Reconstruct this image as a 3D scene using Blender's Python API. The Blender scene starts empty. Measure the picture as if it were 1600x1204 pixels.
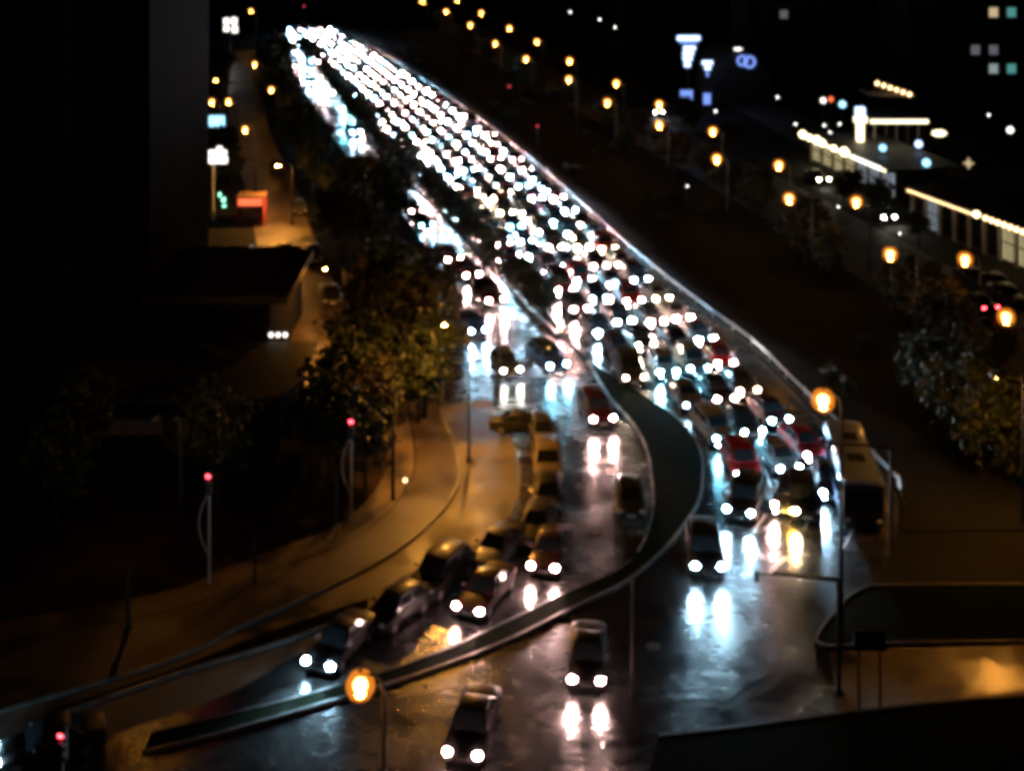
import bpy, bmesh, math, random
from mathutils import Vector, Matrix
sc = bpy.context.scene
col = sc.collection
R = math.radians
# ------------------------------------------------------------------ camera
FP, CH, VH = 2000.0, 37.6, -180.0          # focal length in photo pixels, eye height, horizon row
cam_d = bpy.data.cameras.new('camera')
cam = bpy.data.objects.new('camera', cam_d); col.objects.link(cam)
cam.location = (0, 0, CH); cam.rotation_euler = (R(90), 0, 0)
cam_d.sensor_width = 36.0; cam_d.lens = 36.0 * FP / 1600.0
cam_d.shift_y = (VH - 602.0) / 1600.0
cam_d.clip_end = 3000; cam_d.clip_start = 0.5
cam_d.dof.use_dof = True; cam_d.dof.focus_distance = 16.0; cam_d.dof.aperture_fstop = 2.0
sc.camera = cam
# ------------------------------------------------------------------ sky
w = bpy.data.worlds.new('World'); sc.world = w; w.use_nodes = True
nt = w.node_tree; bg = nt.nodes['Background']
sky = nt.nodes.new('ShaderNodeTexSky'); sky.sky_type = 'NISHITA'; sky.sun_disc = False
sky.sun_elevation = R(-5.0); sky.sun_rotation = R(200)
nt.links.new(sky.outputs[0], bg.inputs[0]); bg.inputs[1].default_value = 0.05
# ------------------------------------------------------------------ exposure, sampling
sc.view_settings.view_transform = 'Standard'; sc.view_settings.look = 'None'
sc.view_settings.exposure = 0.0; sc.view_settings.gamma = 1.0
sc.render.engine = 'CYCLES'
cy = sc.cycles
cy.use_denoising = True
cy.max_bounces = 4; cy.diffuse_bounces = 2; cy.glossy_bounces = 3; cy.transmission_bounces = 2; cy.volume_bounces = 0
cy.sample_clamp_indirect = 4.0; cy.caustics_reflective = False; cy.caustics_refractive = False
cy.use_light_tree = True
cy.pixel_filter_type = 'BLACKMAN_HARRIS'; cy.filter_width = 4.5
rnd = random.Random(7)

# ------------------------------------------------------------------ levels
HEAD = 360.0
SODIUM = 24.0       # glow of a sodium lamp's bowl
DOWN = 2600.0       # arc tube under the hood, throwing light downwards
BEAM = 1900.0       # watts of one headlight beam, dipped
BEAM_HIGH = 17000.0  # watts of one beam farther up the queue, raised to brighten the jam
HAZE = 0.0

# ------------------------------------------------------------------ helpers
def G(px, py, z=0.0):                       # photo pixel -> point on the plane of height z
    Y = FP * (CH - z) / (py - VH)
    return Vector(((px - 800.0) * Y / FP, Y, z))
def W(px, py, Y):                           # photo pixel -> point at distance Y
    return Vector(((px - 800.0) * Y / FP, Y, CH - (py - VH) * Y / FP))
def put(o, parent=None):
    col.objects.link(o)
    if parent is not None: o.parent = parent
    return o
def tag(o, label=None, cat=None, group=None, kind=None):
    if label: o['label'] = label
    if cat: o['category'] = cat
    if group: o['group'] = group
    if kind: o['kind'] = kind
    return o
def empty(name, loc=(0, 0, 0), rz=0.0):
    o = bpy.data.objects.new(name, None); o.location = loc; o.rotation_euler = (0, 0, rz)
    o.empty_display_size = 0.5
    return put(o)
class MB:
    def __init__(s): s.v = []; s.f = []
    def add(s, vs, fs):
        n = len(s.v); s.v += [tuple(p) for p in vs]; s.f += [tuple(i + n for i in q) for q in fs]; return s
    def box(s, x0, x1, y0, y1, z0, z1):
        return s.add([(x0,y0,z0),(x1,y0,z0),(x1,y1,z0),(x0,y1,z0),(x0,y0,z1),(x1,y0,z1),(x1,y1,z1),(x0,y1,z1)],
                     [(0,3,2,1),(4,5,6,7),(0,1,5,4),(1,2,6,5),(2,3,7,6),(3,0,4,7)])
    def tube(s, pts, rad, n=8, cap=True):
        pts = [Vector(p) for p in pts]; rings = []
        if not hasattr(rad, '__len__'): rad = [rad] * len(pts)
        vs = []; fs = []
        for i, p in enumerate(pts):
            d = (pts[min(i + 1, len(pts) - 1)] - pts[max(i - 1, 0)]).normalized()
            a = d.cross(Vector((0, 1, 0)) if abs(d.y) < 0.9 else Vector((1, 0, 0))).normalized(); b = d.cross(a)
            for k in range(n):
                t = 2 * math.pi * k / n
                vs.append(p + (a * math.cos(t) + b * math.sin(t)) * rad[i])
        for i in range(len(pts) - 1):
            for k in range(n):
                fs.append((i * n + k, i * n + (k + 1) % n, (i + 1) * n + (k + 1) % n, (i + 1) * n + k))
        if cap:
            fs.append(tuple(range(n - 1, -1, -1))); fs.append(tuple((len(pts) - 1) * n + k for k in range(n)))
        return s.add(vs, fs)
    def lathe(s, prof, n=12, c=(0, 0, 0), sx=1.0, sy=1.0):     # prof: list of (r, z)
        vs = []; fs = []
        for r, z in prof:
            for k in range(n):
                t = 2 * math.pi * k / n; vs.append((c[0] + r * math.cos(t) * sx, c[1] + r * math.sin(t) * sy, c[2] + z))
        for i in range(len(prof) - 1):
            for k in range(n):
                fs.append((i * n + k, i * n + (k + 1) % n, (i + 1) * n + (k + 1) % n, (i + 1) * n + k))
        fs.append(tuple(range(n - 1, -1, -1))); fs.append(tuple((len(prof) - 1) * n + k for k in range(n)))
        return s.add(vs, fs)
    def prism(s, poly, z0, z1):
        n = len(poly); vs = [(p[0], p[1], z0) for p in poly] + [(p[0], p[1], z1) for p in poly]
        a = sum(poly[i][0] * poly[(i + 1) % n][1] - poly[(i + 1) % n][0] * poly[i][1] for i in range(n))
        if a < 0:
            vs = [(p[0], p[1], z0) for p in poly[::-1]] + [(p[0], p[1], z1) for p in poly[::-1]]
        fs = [tuple(range(n, 2 * n))] + [(i, (i + 1) % n, n + (i + 1) % n, n + i) for i in range(n)]
        return s.add(vs, fs)
    def ribbon(s, A, B, z):
        n = len(A); vs = [(p[0], p[1], z) for p in A] + [(p[0], p[1], z) for p in B]
        return s.add(vs, [(i, n + i, n + i + 1, i + 1) for i in range(n - 1)])
    def sweep(s, pts, wd, z0, z1):            # kerb-like bar along a polyline
        n = len(pts); vs = []
        for i, p in enumerate(pts):
            a = Vector(pts[max(i - 1, 0)][:2]); b = Vector(pts[min(i + 1, n - 1)][:2]); d = (b - a).normalized()
            nx, ny = -d.y * wd / 2, d.x * wd / 2
            vs += [(p[0] - nx, p[1] - ny, z0), (p[0] + nx, p[1] + ny, z0), (p[0] + nx * .85, p[1] + ny * .85, z1), (p[0] - nx * .85, p[1] - ny * .85, z1)]
        fs = []
        for i in range(n - 1):
            for k in range(4):
                fs.append((4 * i + k, 4 * i + (k + 1) % 4, 4 * i + 4 + (k + 1) % 4, 4 * i + 4 + k))
        fs += [(3, 2, 1, 0), tuple(4 * (n - 1) + k for k in range(4))]
        return s.add(vs, fs)
    def mesh(s, name, mat=None, smooth=False, fix=True):
        me = bpy.data.meshes.new(name); me.from_pydata(s.v, [], s.f); me.update()
        if fix:
            bm = bmesh.new(); bm.from_mesh(me); bmesh.ops.recalc_face_normals(bm, faces=bm.faces); bm.to_mesh(me); bm.free()
        if smooth:
            for p in me.polygons: p.use_smooth = True
        if mat: me.materials.append(mat)
        return me
    def obj(s, name, mat, parent=None, smooth=False, fix=True):
        return put(bpy.data.objects.new(name, s.mesh(name, mat, smooth, fix)), parent)
def use(name, me, parent=None, loc=(0, 0, 0), rot=(0, 0, 0), mat=None, scale=None):
    o = bpy.data.objects.new(name, me); o.location = loc; o.rotation_euler = rot
    if scale: o.scale = scale
    put(o, parent)
    if mat is not None:
        o.material_slots[0].link = 'OBJECT'; o.material_slots[0].material = mat
    return o
def smooth_line(pts, step=2.0):
    P = [Vector((p[0], p[1])) for p in pts]; out = []
    for i in range(len(P) - 1):
        p0 = P[max(i - 1, 0)]; p1 = P[i]; p2 = P[i + 1]; p3 = P[min(i + 2, len(P) - 1)]
        n = max(2, int((p2 - p1).length / step))
        for k in range(n):
            t = k / n
            out.append(0.5 * ((2 * p1) + (p2 - p0) * t + (2 * p0 - 5 * p1 + 4 * p2 - p3) * t * t + (3 * p1 - p0 - 3 * p2 + p3) * t ** 3))
    out.append(P[-1]); return out
ONES = ['first','second','third','fourth','fifth','sixth','seventh','eighth','ninth','tenth','eleventh','twelfth','thirteenth','fourteenth','fifteenth','sixteenth','seventeenth','eighteenth','nineteenth']
TENS = ['', '', 'twent', 'thirt', 'fort', 'fift', 'sixt', 'sevent', 'eight', 'ninet']
def ordinal(n):
    if n < 20: return ONES[n - 1]
    return TENS[n // 10] + 'ieth' if n % 10 == 0 else TENS[n // 10] + 'y-' + ONES[n % 10 - 1]

# ------------------------------------------------------------------ materials
def mat(name, color, rough=0.6, metal=0.0, noise=None, spec=0.5, bump=0.0, bscale=20.0, coat=0.0):
    m = bpy.data.materials.new(name); m.use_nodes = True; n = m.node_tree.nodes; l = m.node_tree.links
    b = n['Principled BSDF']; b.inputs['Base Color'].default_value = (*color, 1); b.inputs['Roughness'].default_value = rough
    b.inputs['Metallic'].default_value = metal; b.inputs['Specular IOR Level'].default_value = spec
    if coat: b.inputs['Coat Weight'].default_value = coat; b.inputs['Coat Roughness'].default_value = 0.06
    if noise:
        tc = n.new('ShaderNodeTexCoord'); t = n.new('ShaderNodeTexNoise'); t.inputs['Scale'].default_value = noise[0]; t.inputs['Detail'].default_value = 5
        r = n.new('ShaderNodeMix'); r.data_type = 'RGBA'
        r.inputs[6].default_value = (*color, 1); r.inputs[7].default_value = (*noise[1], 1)
        cr = n.new('ShaderNodeValToRGB'); cr.color_ramp.elements[0].position = 0.38; cr.color_ramp.elements[1].position = 0.62
        l.new(tc.outputs['Object'], t.inputs['Vector']); l.new(t.outputs[0], cr.inputs[0]); l.new(cr.outputs[0], r.inputs[0]); l.new(r.outputs[2], b.inputs['Base Color'])
    if bump:
        tc2 = n.new('ShaderNodeTexCoord'); t2 = n.new('ShaderNodeTexNoise'); t2.inputs['Scale'].default_value = bscale; t2.inputs['Detail'].default_value = 4
        bp = n.new('ShaderNodeBump'); bp.inputs['Strength'].default_value = bump; bp.inputs['Distance'].default_value = 0.03
        l.new(tc2.outputs['Object'], t2.inputs['Vector']); l.new(t2.outputs[0], bp.inputs['Height']); l.new(bp.outputs[0], b.inputs['Normal'])
    return m
def wet(name, dry, damp, r0, r1, pud=0.45, bump=0.25, soft=1.0):
    m = bpy.data.materials.new(name); m.use_nodes = True; n = m.node_tree.nodes; l = m.node_tree.links
    b = n['Principled BSDF']; b.inputs['Specular IOR Level'].default_value = 1.0; tc = n.new('ShaderNodeTexCoord')
    big = n.new('ShaderNodeTexNoise'); big.inputs['Scale'].default_value = 0.22; big.inputs['Detail'].default_value = 6; big.inputs['Roughness'].default_value = 0.6
    cr = n.new('ShaderNodeValToRGB'); cr.color_ramp.elements[0].position = pud - 0.14 * soft; cr.color_ramp.elements[1].position = pud + 0.2 * soft
    mp = n.new('ShaderNodeMapRange'); mp.inputs['To Min'].default_value = r0; mp.inputs['To Max'].default_value = r1
    mx = n.new('ShaderNodeMix'); mx.data_type = 'RGBA'; mx.inputs[6].default_value = (*damp, 1); mx.inputs[7].default_value = (*dry, 1)
    fine = n.new('ShaderNodeTexNoise'); fine.inputs['Scale'].default_value = 3.2; fine.inputs['Detail'].default_value = 6
    mul = n.new('ShaderNodeMath'); mul.operation = 'MULTIPLY'
    bp = n.new('ShaderNodeBump'); bp.inputs['Strength'].default_value = bump; bp.inputs['Distance'].default_value = 0.04
    mid = n.new('ShaderNodeTexNoise'); mid.inputs['Scale'].default_value = 1.1; mid.inputs['Detail'].default_value = 7; mid.inputs['Roughness'].default_value = .7
    ad = n.new('ShaderNodeMath'); ad.operation = 'MULTIPLY_ADD'; ad.inputs[1].default_value = .5; mpg = n.new('ShaderNodeMapping'); mpg.inputs['Scale'].default_value = (.55, 1.5, 1); l.new(tc.outputs['Object'], mpg.inputs[0]); l.new(mpg.outputs[0], mid.inputs['Vector']); l.new(mid.outputs[0], ad.inputs[0])
    sb = n.new('ShaderNodeMath'); sb.operation = 'SUBTRACT'; sb.inputs[1].default_value = .25; l.new(big.outputs[0], ad.inputs[2]); l.new(ad.outputs[0], sb.inputs[0])
    l.new(tc.outputs['Object'], big.inputs['Vector']); l.new(tc.outputs['Object'], fine.inputs['Vector'])
    l.new(sb.outputs[0], cr.inputs[0]); l.new(cr.outputs[0], mp.inputs['Value']); l.new(mp.outputs[0], b.inputs['Roughness'])
    l.new(cr.outputs[0], mx.inputs[0]); l.new(mx.outputs[2], b.inputs['Base Color'])
    l.new(fine.outputs[0], mul.inputs[0]); mr2 = n.new('ShaderNodeMapRange'); mr2.inputs['To Min'].default_value = .45; l.new(cr.outputs[0], mr2.inputs['Value']); l.new(mr2.outputs[0], mul.inputs[1]); l.new(mul.outputs[0], bp.inputs['Height']); l.new(bp.outputs[0], b.inputs['Normal'])
    return m
def glow(name, color, strength):
    m = bpy.data.materials.new(name); m.use_nodes = True; n = m.node_tree.nodes; l = m.node_tree.links
    for x in list(n):
        if x.type != 'OUTPUT_MATERIAL': n.remove(x)
    e = n.new('ShaderNodeEmission'); e.inputs[0].default_value = (*color, 1); e.inputs[1].default_value = strength
    l.new(e.outputs[0], n['Material Output'].inputs[0]); return m
M = {}
M['asphalt'] = wet('wet_asphalt', (.026, .025, .0245), (.016, .016, .0165), 0.13, 0.32, bump=1.0)
M['asphalt_far'] = wet('damp_asphalt', (.018, .017, .016), (.012, .012, .012), 0.5, 0.75)
M['grass'] = mat('wet_grass', (.006, .010, .004), .95, noise=(1.5, (.004, .0065, .003)), spec=.02, bump=.6, bscale=9)
M['earth'] = mat('dark_ground', (.010, .011, .008), .9, noise=(.25, (.006, .0065, .005)), spec=.2, bump=.5, bscale=3)
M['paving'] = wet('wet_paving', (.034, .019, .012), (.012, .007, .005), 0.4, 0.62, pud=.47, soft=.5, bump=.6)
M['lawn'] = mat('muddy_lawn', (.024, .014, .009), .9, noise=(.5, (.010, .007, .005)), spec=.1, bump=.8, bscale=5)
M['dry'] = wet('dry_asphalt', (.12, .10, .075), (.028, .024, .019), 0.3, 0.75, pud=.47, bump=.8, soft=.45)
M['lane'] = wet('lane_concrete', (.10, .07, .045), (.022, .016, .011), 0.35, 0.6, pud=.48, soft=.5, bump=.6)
M['kerb_pale'] = mat('kerb_lit', (.36, .36, .35), .35, noise=(.7, (.05, .05, .05)))  # headlight glow on the kerb, put into a paler colour
M['kerb'] = mat('kerb_concrete', (.15, .15, .145), .4, noise=(1.2, (.07, .07, .068)))
M['paint'] = mat('road_paint', (.62, .62, .6), .4, noise=(3, (.4, .4, .39)))
M['galv'] = mat('galvanised_steel', (.20, .20, .21), .4, .5, noise=(.5, (.07, .07, .075)))
M['galv_dull'] = mat('dark_steel', (.045, .045, .046), .7, .2, noise=(1, (.025, .025, .025)))
M['pole'] = mat('grey_painted_pole', (.20, .20, .20), .45, .4)
M['darkpole'] = mat('dark_painted_pole', (.012, .012, .013), .55)
M['pale_pole'] = mat('pale_painted_pole', (.5, .48, .45), .4)
M['glass'] = mat('car_glass', (.012, .014, .016), .06, spec=.6)
M['tyre'] = mat('tyre_rubber', (.018, .018, .018), .75)
M['rim'] = mat('alloy_rim', (.45, .45, .46), .3, .8)
M['trim'] = mat('black_trim', (.02, .02, .021), .4)
M['plate'] = mat('number_plate', (.6, .6, .56), .45)
M['lamp_off'] = mat('unlit_lamp_lens', (.45, .46, .48), .12, spec=.7)
M['tail_off'] = mat('unlit_tail_lens', (.25, .012, .01), .2)
M['tail_on'] = glow('lit_tail_lens', (1, .04, .05), 40)
M['indicator'] = glow('lit_indicator', (1, .48, .03), 1600)
M['bark'] = mat('bark', (.06, .045, .033), .85, noise=(4, (.035, .028, .02)))
M['leaf'] = mat('leaves', (.035, .05, .02), .55, noise=(1.2, (.022, .032, .013)), spec=.35)
M['leaf_dry'] = mat('autumn_leaves', (.030, .027, .012), .7, noise=(1.2, (.02, .019, .009)), spec=.35)
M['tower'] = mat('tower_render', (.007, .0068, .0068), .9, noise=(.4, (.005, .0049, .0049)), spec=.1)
M['tower_blue'] = mat('tower_cladding', (.02, .024, .03), .7, noise=(.4, (.014, .018, .022)))
M['roofing'] = mat('roof_felt', (.05, .05, .052), .6, noise=(1, (.035, .035, .036)))
M['window'] = mat('dark_window', (.004, .005, .006), .6, spec=.05)
M['frame'] = mat('window_frame', (.02, .02, .02), .8, spec=.1)
M['concrete'] = mat('concrete', (.28, .27, .25), .7, noise=(1.5, (.2, .19, .18)))
M['shop_wall'] = mat('shop_wall', (.14, .12, .10), .7, noise=(1, (.09, .08, .07)))
M['brown'] = mat('brown_metal', (.10, .06, .045), .5)
M['red_sheet'] = mat('red_sheet', (.35, .05, .035), .5)
M['hood'] = mat('lamp_hood', (.10, .10, .10), .5, .3)
M['head_cool'] = glow('headlight_cool', (.45, .78, 1.0), HEAD * 1.15)
M['head_cyan'] = glow('headlight_icy', (.24, .74, 1.0), HEAD * 1.2)
M['head_warm'] = glow('headlight_warm', (1.0, .58, .52), HEAD)
M['head_halo'] = glow('headlight_halogen', (1.0, .78, .52), HEAD * .8)
for k_ in ('cool', 'cyan', 'warm', 'halo'):
    e_ = M['head_' + k_].node_tree.nodes['Emission']; M['head_' + k_ + '_lo'] = glow('headlight_' + k_ + '_soft', e_.inputs[0].default_value[:3], e_.inputs[1].default_value * .22)
M['head_dim'] = glow('headlight_dim', (1.0, .93, .72), HEAD * .16)
M['sodium'] = glow('sodium_lamp', (1.0, .46, .10), SODIUM)
M['sodium_deep'] = glow('sodium_lamp_amber', (1.0, .46, .10), SODIUM * 1.2)
def halo_mat(name, color, st):
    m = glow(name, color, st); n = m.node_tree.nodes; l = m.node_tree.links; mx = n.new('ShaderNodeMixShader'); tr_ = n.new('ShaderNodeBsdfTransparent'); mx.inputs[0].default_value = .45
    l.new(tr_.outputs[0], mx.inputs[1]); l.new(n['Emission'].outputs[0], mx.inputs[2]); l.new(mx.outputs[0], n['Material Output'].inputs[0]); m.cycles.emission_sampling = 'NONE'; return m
M['glow_shell'] = halo_mat('amber_halo_shell', (1.0, .27, .02), 1.2)  # amber shell added round each bulb to imitate the halo of the lamp
M['arc'] = glow('sodium_arc_tube', (1.0, .40, .06), DOWN)
M['arc_dim'] = glow('sodium_arc_tube_dim', (1.0, .38, .06), DOWN * .2)
M['arc_mid'] = glow('sodium_arc_tube_mid', (1.0, .38, .05), DOWN * .5)
M['sodium_far'] = glow('sodium_lamp_far', (1.0, .46, .10), SODIUM)
M['white_lamp'] = glow('white_small_lamp', (1, .95, .88), 7)
M['amber_lamp'] = glow('amber_beacon', (1, .5, .06), 90)
M['red_lamp'] = glow('red_signal_lamp', (1, .05, .07), 14)
M['red_faint'] = glow('red_faint_lamp', (1, .08, .12), 1.6)
M['sign_blue'] = glow('sign_blue', (.45, .62, 1.0), 3.2)
M['sign_blue_dim'] = glow('sign_blue_dim', (.22, .36, 1.0), 1.1)
M['sign_cyan'] = glow('sign_cyan', (.35, .75, 1.0), 2.2)
M['sign_white'] = glow('sign_white', (1, .92, .84), 3)
M['sign_warm'] = glow('sign_warm', (1, .80, .42), 7)
M['strip_warm'] = glow('strip_warm', (1, .84, .5), 3.5)
M['strip_amber'] = glow('strip_amber', (1, .62, .28), 6)
M['sign_red'] = glow('sign_red', (1, .16, .06), 1.6)
M['sign_green'] = glow('sign_green', (.3, 1, .6), 3.5)
M['lit_win'] = glow('lit_window_cool', (.85, 1, 1), .3)
M['lit_win_dim'] = glow('lit_window_dim', (.85, .9, 1), .12)
M['lit_win_warm'] = glow('lit_window_warm', (1, .75, .42), .6)
M['lit_win_teal'] = glow('lit_window_teal', (.25, .9, .85), .3)
M['shopfront'] = glow('shopfront_lit', (1, .82, .42), .5)
M['shopfront_cool'] = glow('shopfront_lit_cool', (.75, .88, 1), .3)
PAINTS = [('black', (.010, .010, .011), 7), ('dark grey', (.03, .031, .033), 4), ('silver', (.18, .185, .19), 2), ('white', (.34, .34, .335), 2),
          ('dark blue', (.02, .035, .09), 2), ('maroon', (.035, .006, .008), 3), ('red', (.28, .014, .018), 2), ('grey', (.075, .075, .078), 3)]
PM = {n: mat('paint_' + n.replace(' ', '_'), c, .42, 0, coat=.25) for n, c, _ in PAINTS}
PM['beige'] = mat('paint_beige', (.13, .10, .06), .5, 0, coat=.15)
PBAG = [n for n, c, k in PAINTS for _ in range(k)]

# ------------------------------------------------------------------ ground and roads
gm = MB(); gm.add([(-500, -60, 0), (500, -60, 0), (500, 900, 0), (-500, 900, 0)], [(0, 1, 2, 3)])
tag(gm.obj('ground', M['earth']), kind='structure')
ML = [(-76, 380), (-57.6, 320), (-44.6, 278.5), (-30.8, 227.9), (-20.2, 192.8), (-12.5, 167.1), (-5.7, 141.9), (-.6, 125.3), (3.4, 112.2), (5.8, 101.6),
      (9.2, 95.2), (12, 89.4), (12.7, 85), (12.3, 81.3), (11.4, 77.5), (9.0, 72.7), (6.4, 69.1), (3.3, 66.5), (-.6, 63.5), (-5.5, 60.6), (-13.3, 56.5), (-26, 50)]
MR = [(-61, 384), (-43.5, 326), (-29.8, 284), (-14.2, 233), (-4.0, 197), (2.6, 171), (8.6, 145), (12.4, 128), (16, 114.5), (19.2, 104),
      (20.8, 95), (22.2, 88), (23.2, 83), (23.7, 79.5), (22.6, 75), (19.4, 69), (15.2, 63.7), (10.5, 59.5), (5, 55), (-1, 51), (-9, 46), (-22, 40)]
def resample(A, n):
    S = smooth_line(A, 0.5); d = [0.0]
    for i in range(1, len(S)): d.append(d[-1] + (S[i] - S[i - 1]).length)
    out = []; j = 0
    for k in range(n):
        t = d[-1] * k / (n - 1)
        while j < len(d) - 2 and d[j + 1] < t: j += 1
        u = (t - d[j]) / max(1e-6, d[j + 1] - d[j]); out.append(S[j].lerp(S[j + 1], min(1, u)))
    return out
def pair_smooth(A, B, sub=8):          # both edges with the same parameter
    def cr(P):
        P = [Vector(p) for p in P]; out = []
        for i in range(len(P) - 1):
            p0 = P[max(i - 1, 0)]; p1 = P[i]; p2 = P[i + 1]; p3 = P[min(i + 2, len(P) - 1)]
            for k in range(sub):
                t = k / sub
                out.append(0.5 * ((2 * p1) + (p2 - p0) * t + (2 * p0 - 5 * p1 + 4 * p2 - p3) * t * t + (3 * p1 - p0 - 3 * p2 + p3) * t ** 3))
        out.append(P[-1]); return out
    return cr(A), cr(B)
mL, mR = pair_smooth(ML, MR)
o = tag(MB().ribbon(mL, mR, .012).obj('main_road', M['asphalt']), 'wide wet main road packed with queuing cars', kind='structure'); main_road = o
jp = [(-45, 40), (-22, 30), (70, 30), (70, 66.5), (27, 67.5), (18, 70), (6, 75), (-6, 66), (-45, 52)]
tag(MB().prism(jp, -.2, .004).obj('junction_paving', M['asphalt']), 'wet junction asphalt below the traffic island', kind='structure')
SL = [(-66, 340), (-46.5, 268.6), (-34.5, 221.2), (-22, 174.9), (-12, 144.6), (-7, 125.3), (-4.6, 109), (-4.9, 98), (-4.8, 90.6), (-3.4, 83.6), (-3.6, 78.3), (-5.8, 73), (-9, 69), (-13.6, 64.8), (-17, 61.6), (-30, 54.5)]
SR = [(-60, 340), (-41, 266), (-28.5, 219), (-16.2, 172), (-7.2, 144.6), (-2.4, 127), (1.6, 113), (5.6, 101.5), (7.8, 92), (8.9, 85.5), (8.5, 77), (6.6, 71), (2.7, 67.6), (-1.3, 64.3), (-4.6, 61.9), (-16, 57)]
sL, sR = pair_smooth(SL, SR)
tag(MB().ribbon(sL, sR, .008).obj('service_road', M['asphalt']), 'wet service road curving left of the grass island', kind='structure')
FC = [(-60, 290), (-49, 235), (-40, 195), (-29.5, 157), (-22, 128), (-16.6, 110.6), (-13.6, 98.9), (-11.5, 90), (-9.5, 82)]
fc = smooth_line(FC, 3)
def offset(pts, d):
    out = []
    for i, p in enumerate(pts):
        a = Vector(pts[max(i - 1, 0)][:2]); b = Vector(pts[min(i + 1, len(pts) - 1)][:2]); t = (b - a).normalized()
        out.append(Vector((p[0] - t.y * d, p[1] + t.x * d)))
    return out
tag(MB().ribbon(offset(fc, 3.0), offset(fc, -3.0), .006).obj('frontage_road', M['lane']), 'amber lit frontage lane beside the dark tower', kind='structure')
RC = [(-20, 380), (-8, 310), (9, 240), (21, 195), (30, 160), (38, 125), (44, 95), (47, 72), (48, 66)]
rc = smooth_line(RC, 4)
tag(MB().ribbon(offset(rc, 5.2), offset(rc, -5.2), .006).obj('parallel_road', M['asphalt_far']), 'dim far road under two rows of sodium lamps', kind='structure')
BC = smooth_line([(38, 250), (44, 200), (50, 160), (56, 130), (62, 100)], 4)
tag(MB().ribbon(offset(BC, 4.5), offset(BC, -4.5), .010).obj('shop_forecourt', M['asphalt_far']), 'paved forecourt before the lit shop row', kind='structure')

# central island (crescent that narrows to a median)
IL = [(5.9, 100.6), (6.3, 98.9), (7.1, 94), (8.35, 89.5), (8.95, 85.5), (8.85, 80.9), (8.45, 76.7), (7.5, 73), (6.0, 70.3), (2.7, 67.7), (-1.3, 64.3), (-4.6, 61.9), (-9.5, 59.3), (-16, 56.6)]
il = smooth_line(IL, 1.0)
imr = smooth_line([(5.95, 100.8), (9.0, 95.6), (11.8, 89.6), (12.5, 85), (12.1, 81.3), (11.2, 77.5), (8.8, 72.7), (6.2, 69.1), (3.1, 66.4), (-.8, 63.2), (-5.5, 60.3), (-13.0, 56.6), (-16, 55.4)], 1.0)
isl = tag(MB().prism(list(il) + list(imr)[::-1], 0, .13).obj('traffic_island', M['grass']), 'dark crescent grass island between main road and service road', kind='structure')
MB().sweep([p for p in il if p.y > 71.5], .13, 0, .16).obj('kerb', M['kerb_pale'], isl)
MB().sweep([p for p in il if p.y <= 71.6], .13, 0, .155).obj('kerb', M['roofing'], isl)  # same kerb where it lies unlit, the darkness put into the material
MB().sweep(imr, .13, 0, .155).obj('kerb', M['kerb'], isl)
# strip between service road and main road
stL = [p for p in sR if p.y > 106 and p.y < 300]; stR = [p for p in mL if p.y > 106.5 and p.y < 300]
strip = tag(MB().prism([p + Vector((.25, 0)) for p in stL] + [p - Vector((.25, 0)) for p in stR[::-1]], 0, .13).obj('planted_strip', M['grass']), 'planted strip of trees between the jam and the service road', kind='structure')
MB().sweep([p - Vector((.22, 0)) for p in stR], .2, 0, .15).obj('kerb', M['kerb'], strip)
MB().sweep([p + Vector((.22, 0)) for p in stL], .2, 0, .15).obj('kerb', M['kerb'], strip)
# left belt
bl = [p for p in offset(fc, 3.3) if 92 < p.y < 280]
br = [p for p in sL if 92 < p.y < 275]
belt = tag(MB().prism(list(bl) + [p - Vector((.25, 0)) for p in br[::-1]], 0, .12).obj('tree_belt_verge', M['grass']), 'grass under the tree belt left of the service road', kind='structure')
MB().sweep([p - Vector((.2, 0)) for p in br], .2, 0, .15).obj('kerb', M['kerb'], belt)
# pavement at the left corner
am = smooth_line([(-6.4, 95), (-5.0, 90.6), (-3.55, 83.6), (-3.75, 78.3), (-6.0, 73), (-9.2, 69), (-13.8, 64.8), (-17.2, 61.6), (-31, 54)], 1.2)
inn = smooth_line([G(640, 610)[:2], G(640, 640)[:2], G(650, 715)[:2], G(640, 760)[:2], G(600, 810)[:2], G(540, 850)[:2], G(400, 902)[:2], G(250, 960)[:2], (-33, 61)], 1.2)
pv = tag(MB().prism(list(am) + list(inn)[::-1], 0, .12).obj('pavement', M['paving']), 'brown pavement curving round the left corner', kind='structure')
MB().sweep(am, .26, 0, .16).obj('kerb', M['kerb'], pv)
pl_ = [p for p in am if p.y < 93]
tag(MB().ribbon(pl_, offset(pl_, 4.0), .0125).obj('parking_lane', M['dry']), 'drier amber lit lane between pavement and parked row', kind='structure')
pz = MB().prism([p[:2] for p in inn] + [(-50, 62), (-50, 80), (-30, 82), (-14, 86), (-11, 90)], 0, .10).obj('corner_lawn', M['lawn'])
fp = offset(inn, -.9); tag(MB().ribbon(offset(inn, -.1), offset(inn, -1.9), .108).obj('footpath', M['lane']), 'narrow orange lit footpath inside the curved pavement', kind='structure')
tag(pz, 'dark brown corner lawn with signal posts', kind='structure')
# slim separator at lower left
s1 = smooth_line([G(575, 938)[:2], G(420, 990)[:2], G(280, 1045)[:2], G(80, 1112)[:2]], 1); s2 = smooth_line([G(80, 1122)[:2], G(300, 1047)[:2], G(430, 1008)[:2], G(575, 956)[:2]], 1)
sp = tag(MB().prism(list(s1) + list(s2), 0, .13).obj('separator_kerb_island', M['grass']), 'slim kerbed separator beyond the parked row', kind='structure')
MB().sweep(s2, .2, 0, .16).obj('kerb', M['kerb'], sp)
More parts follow.
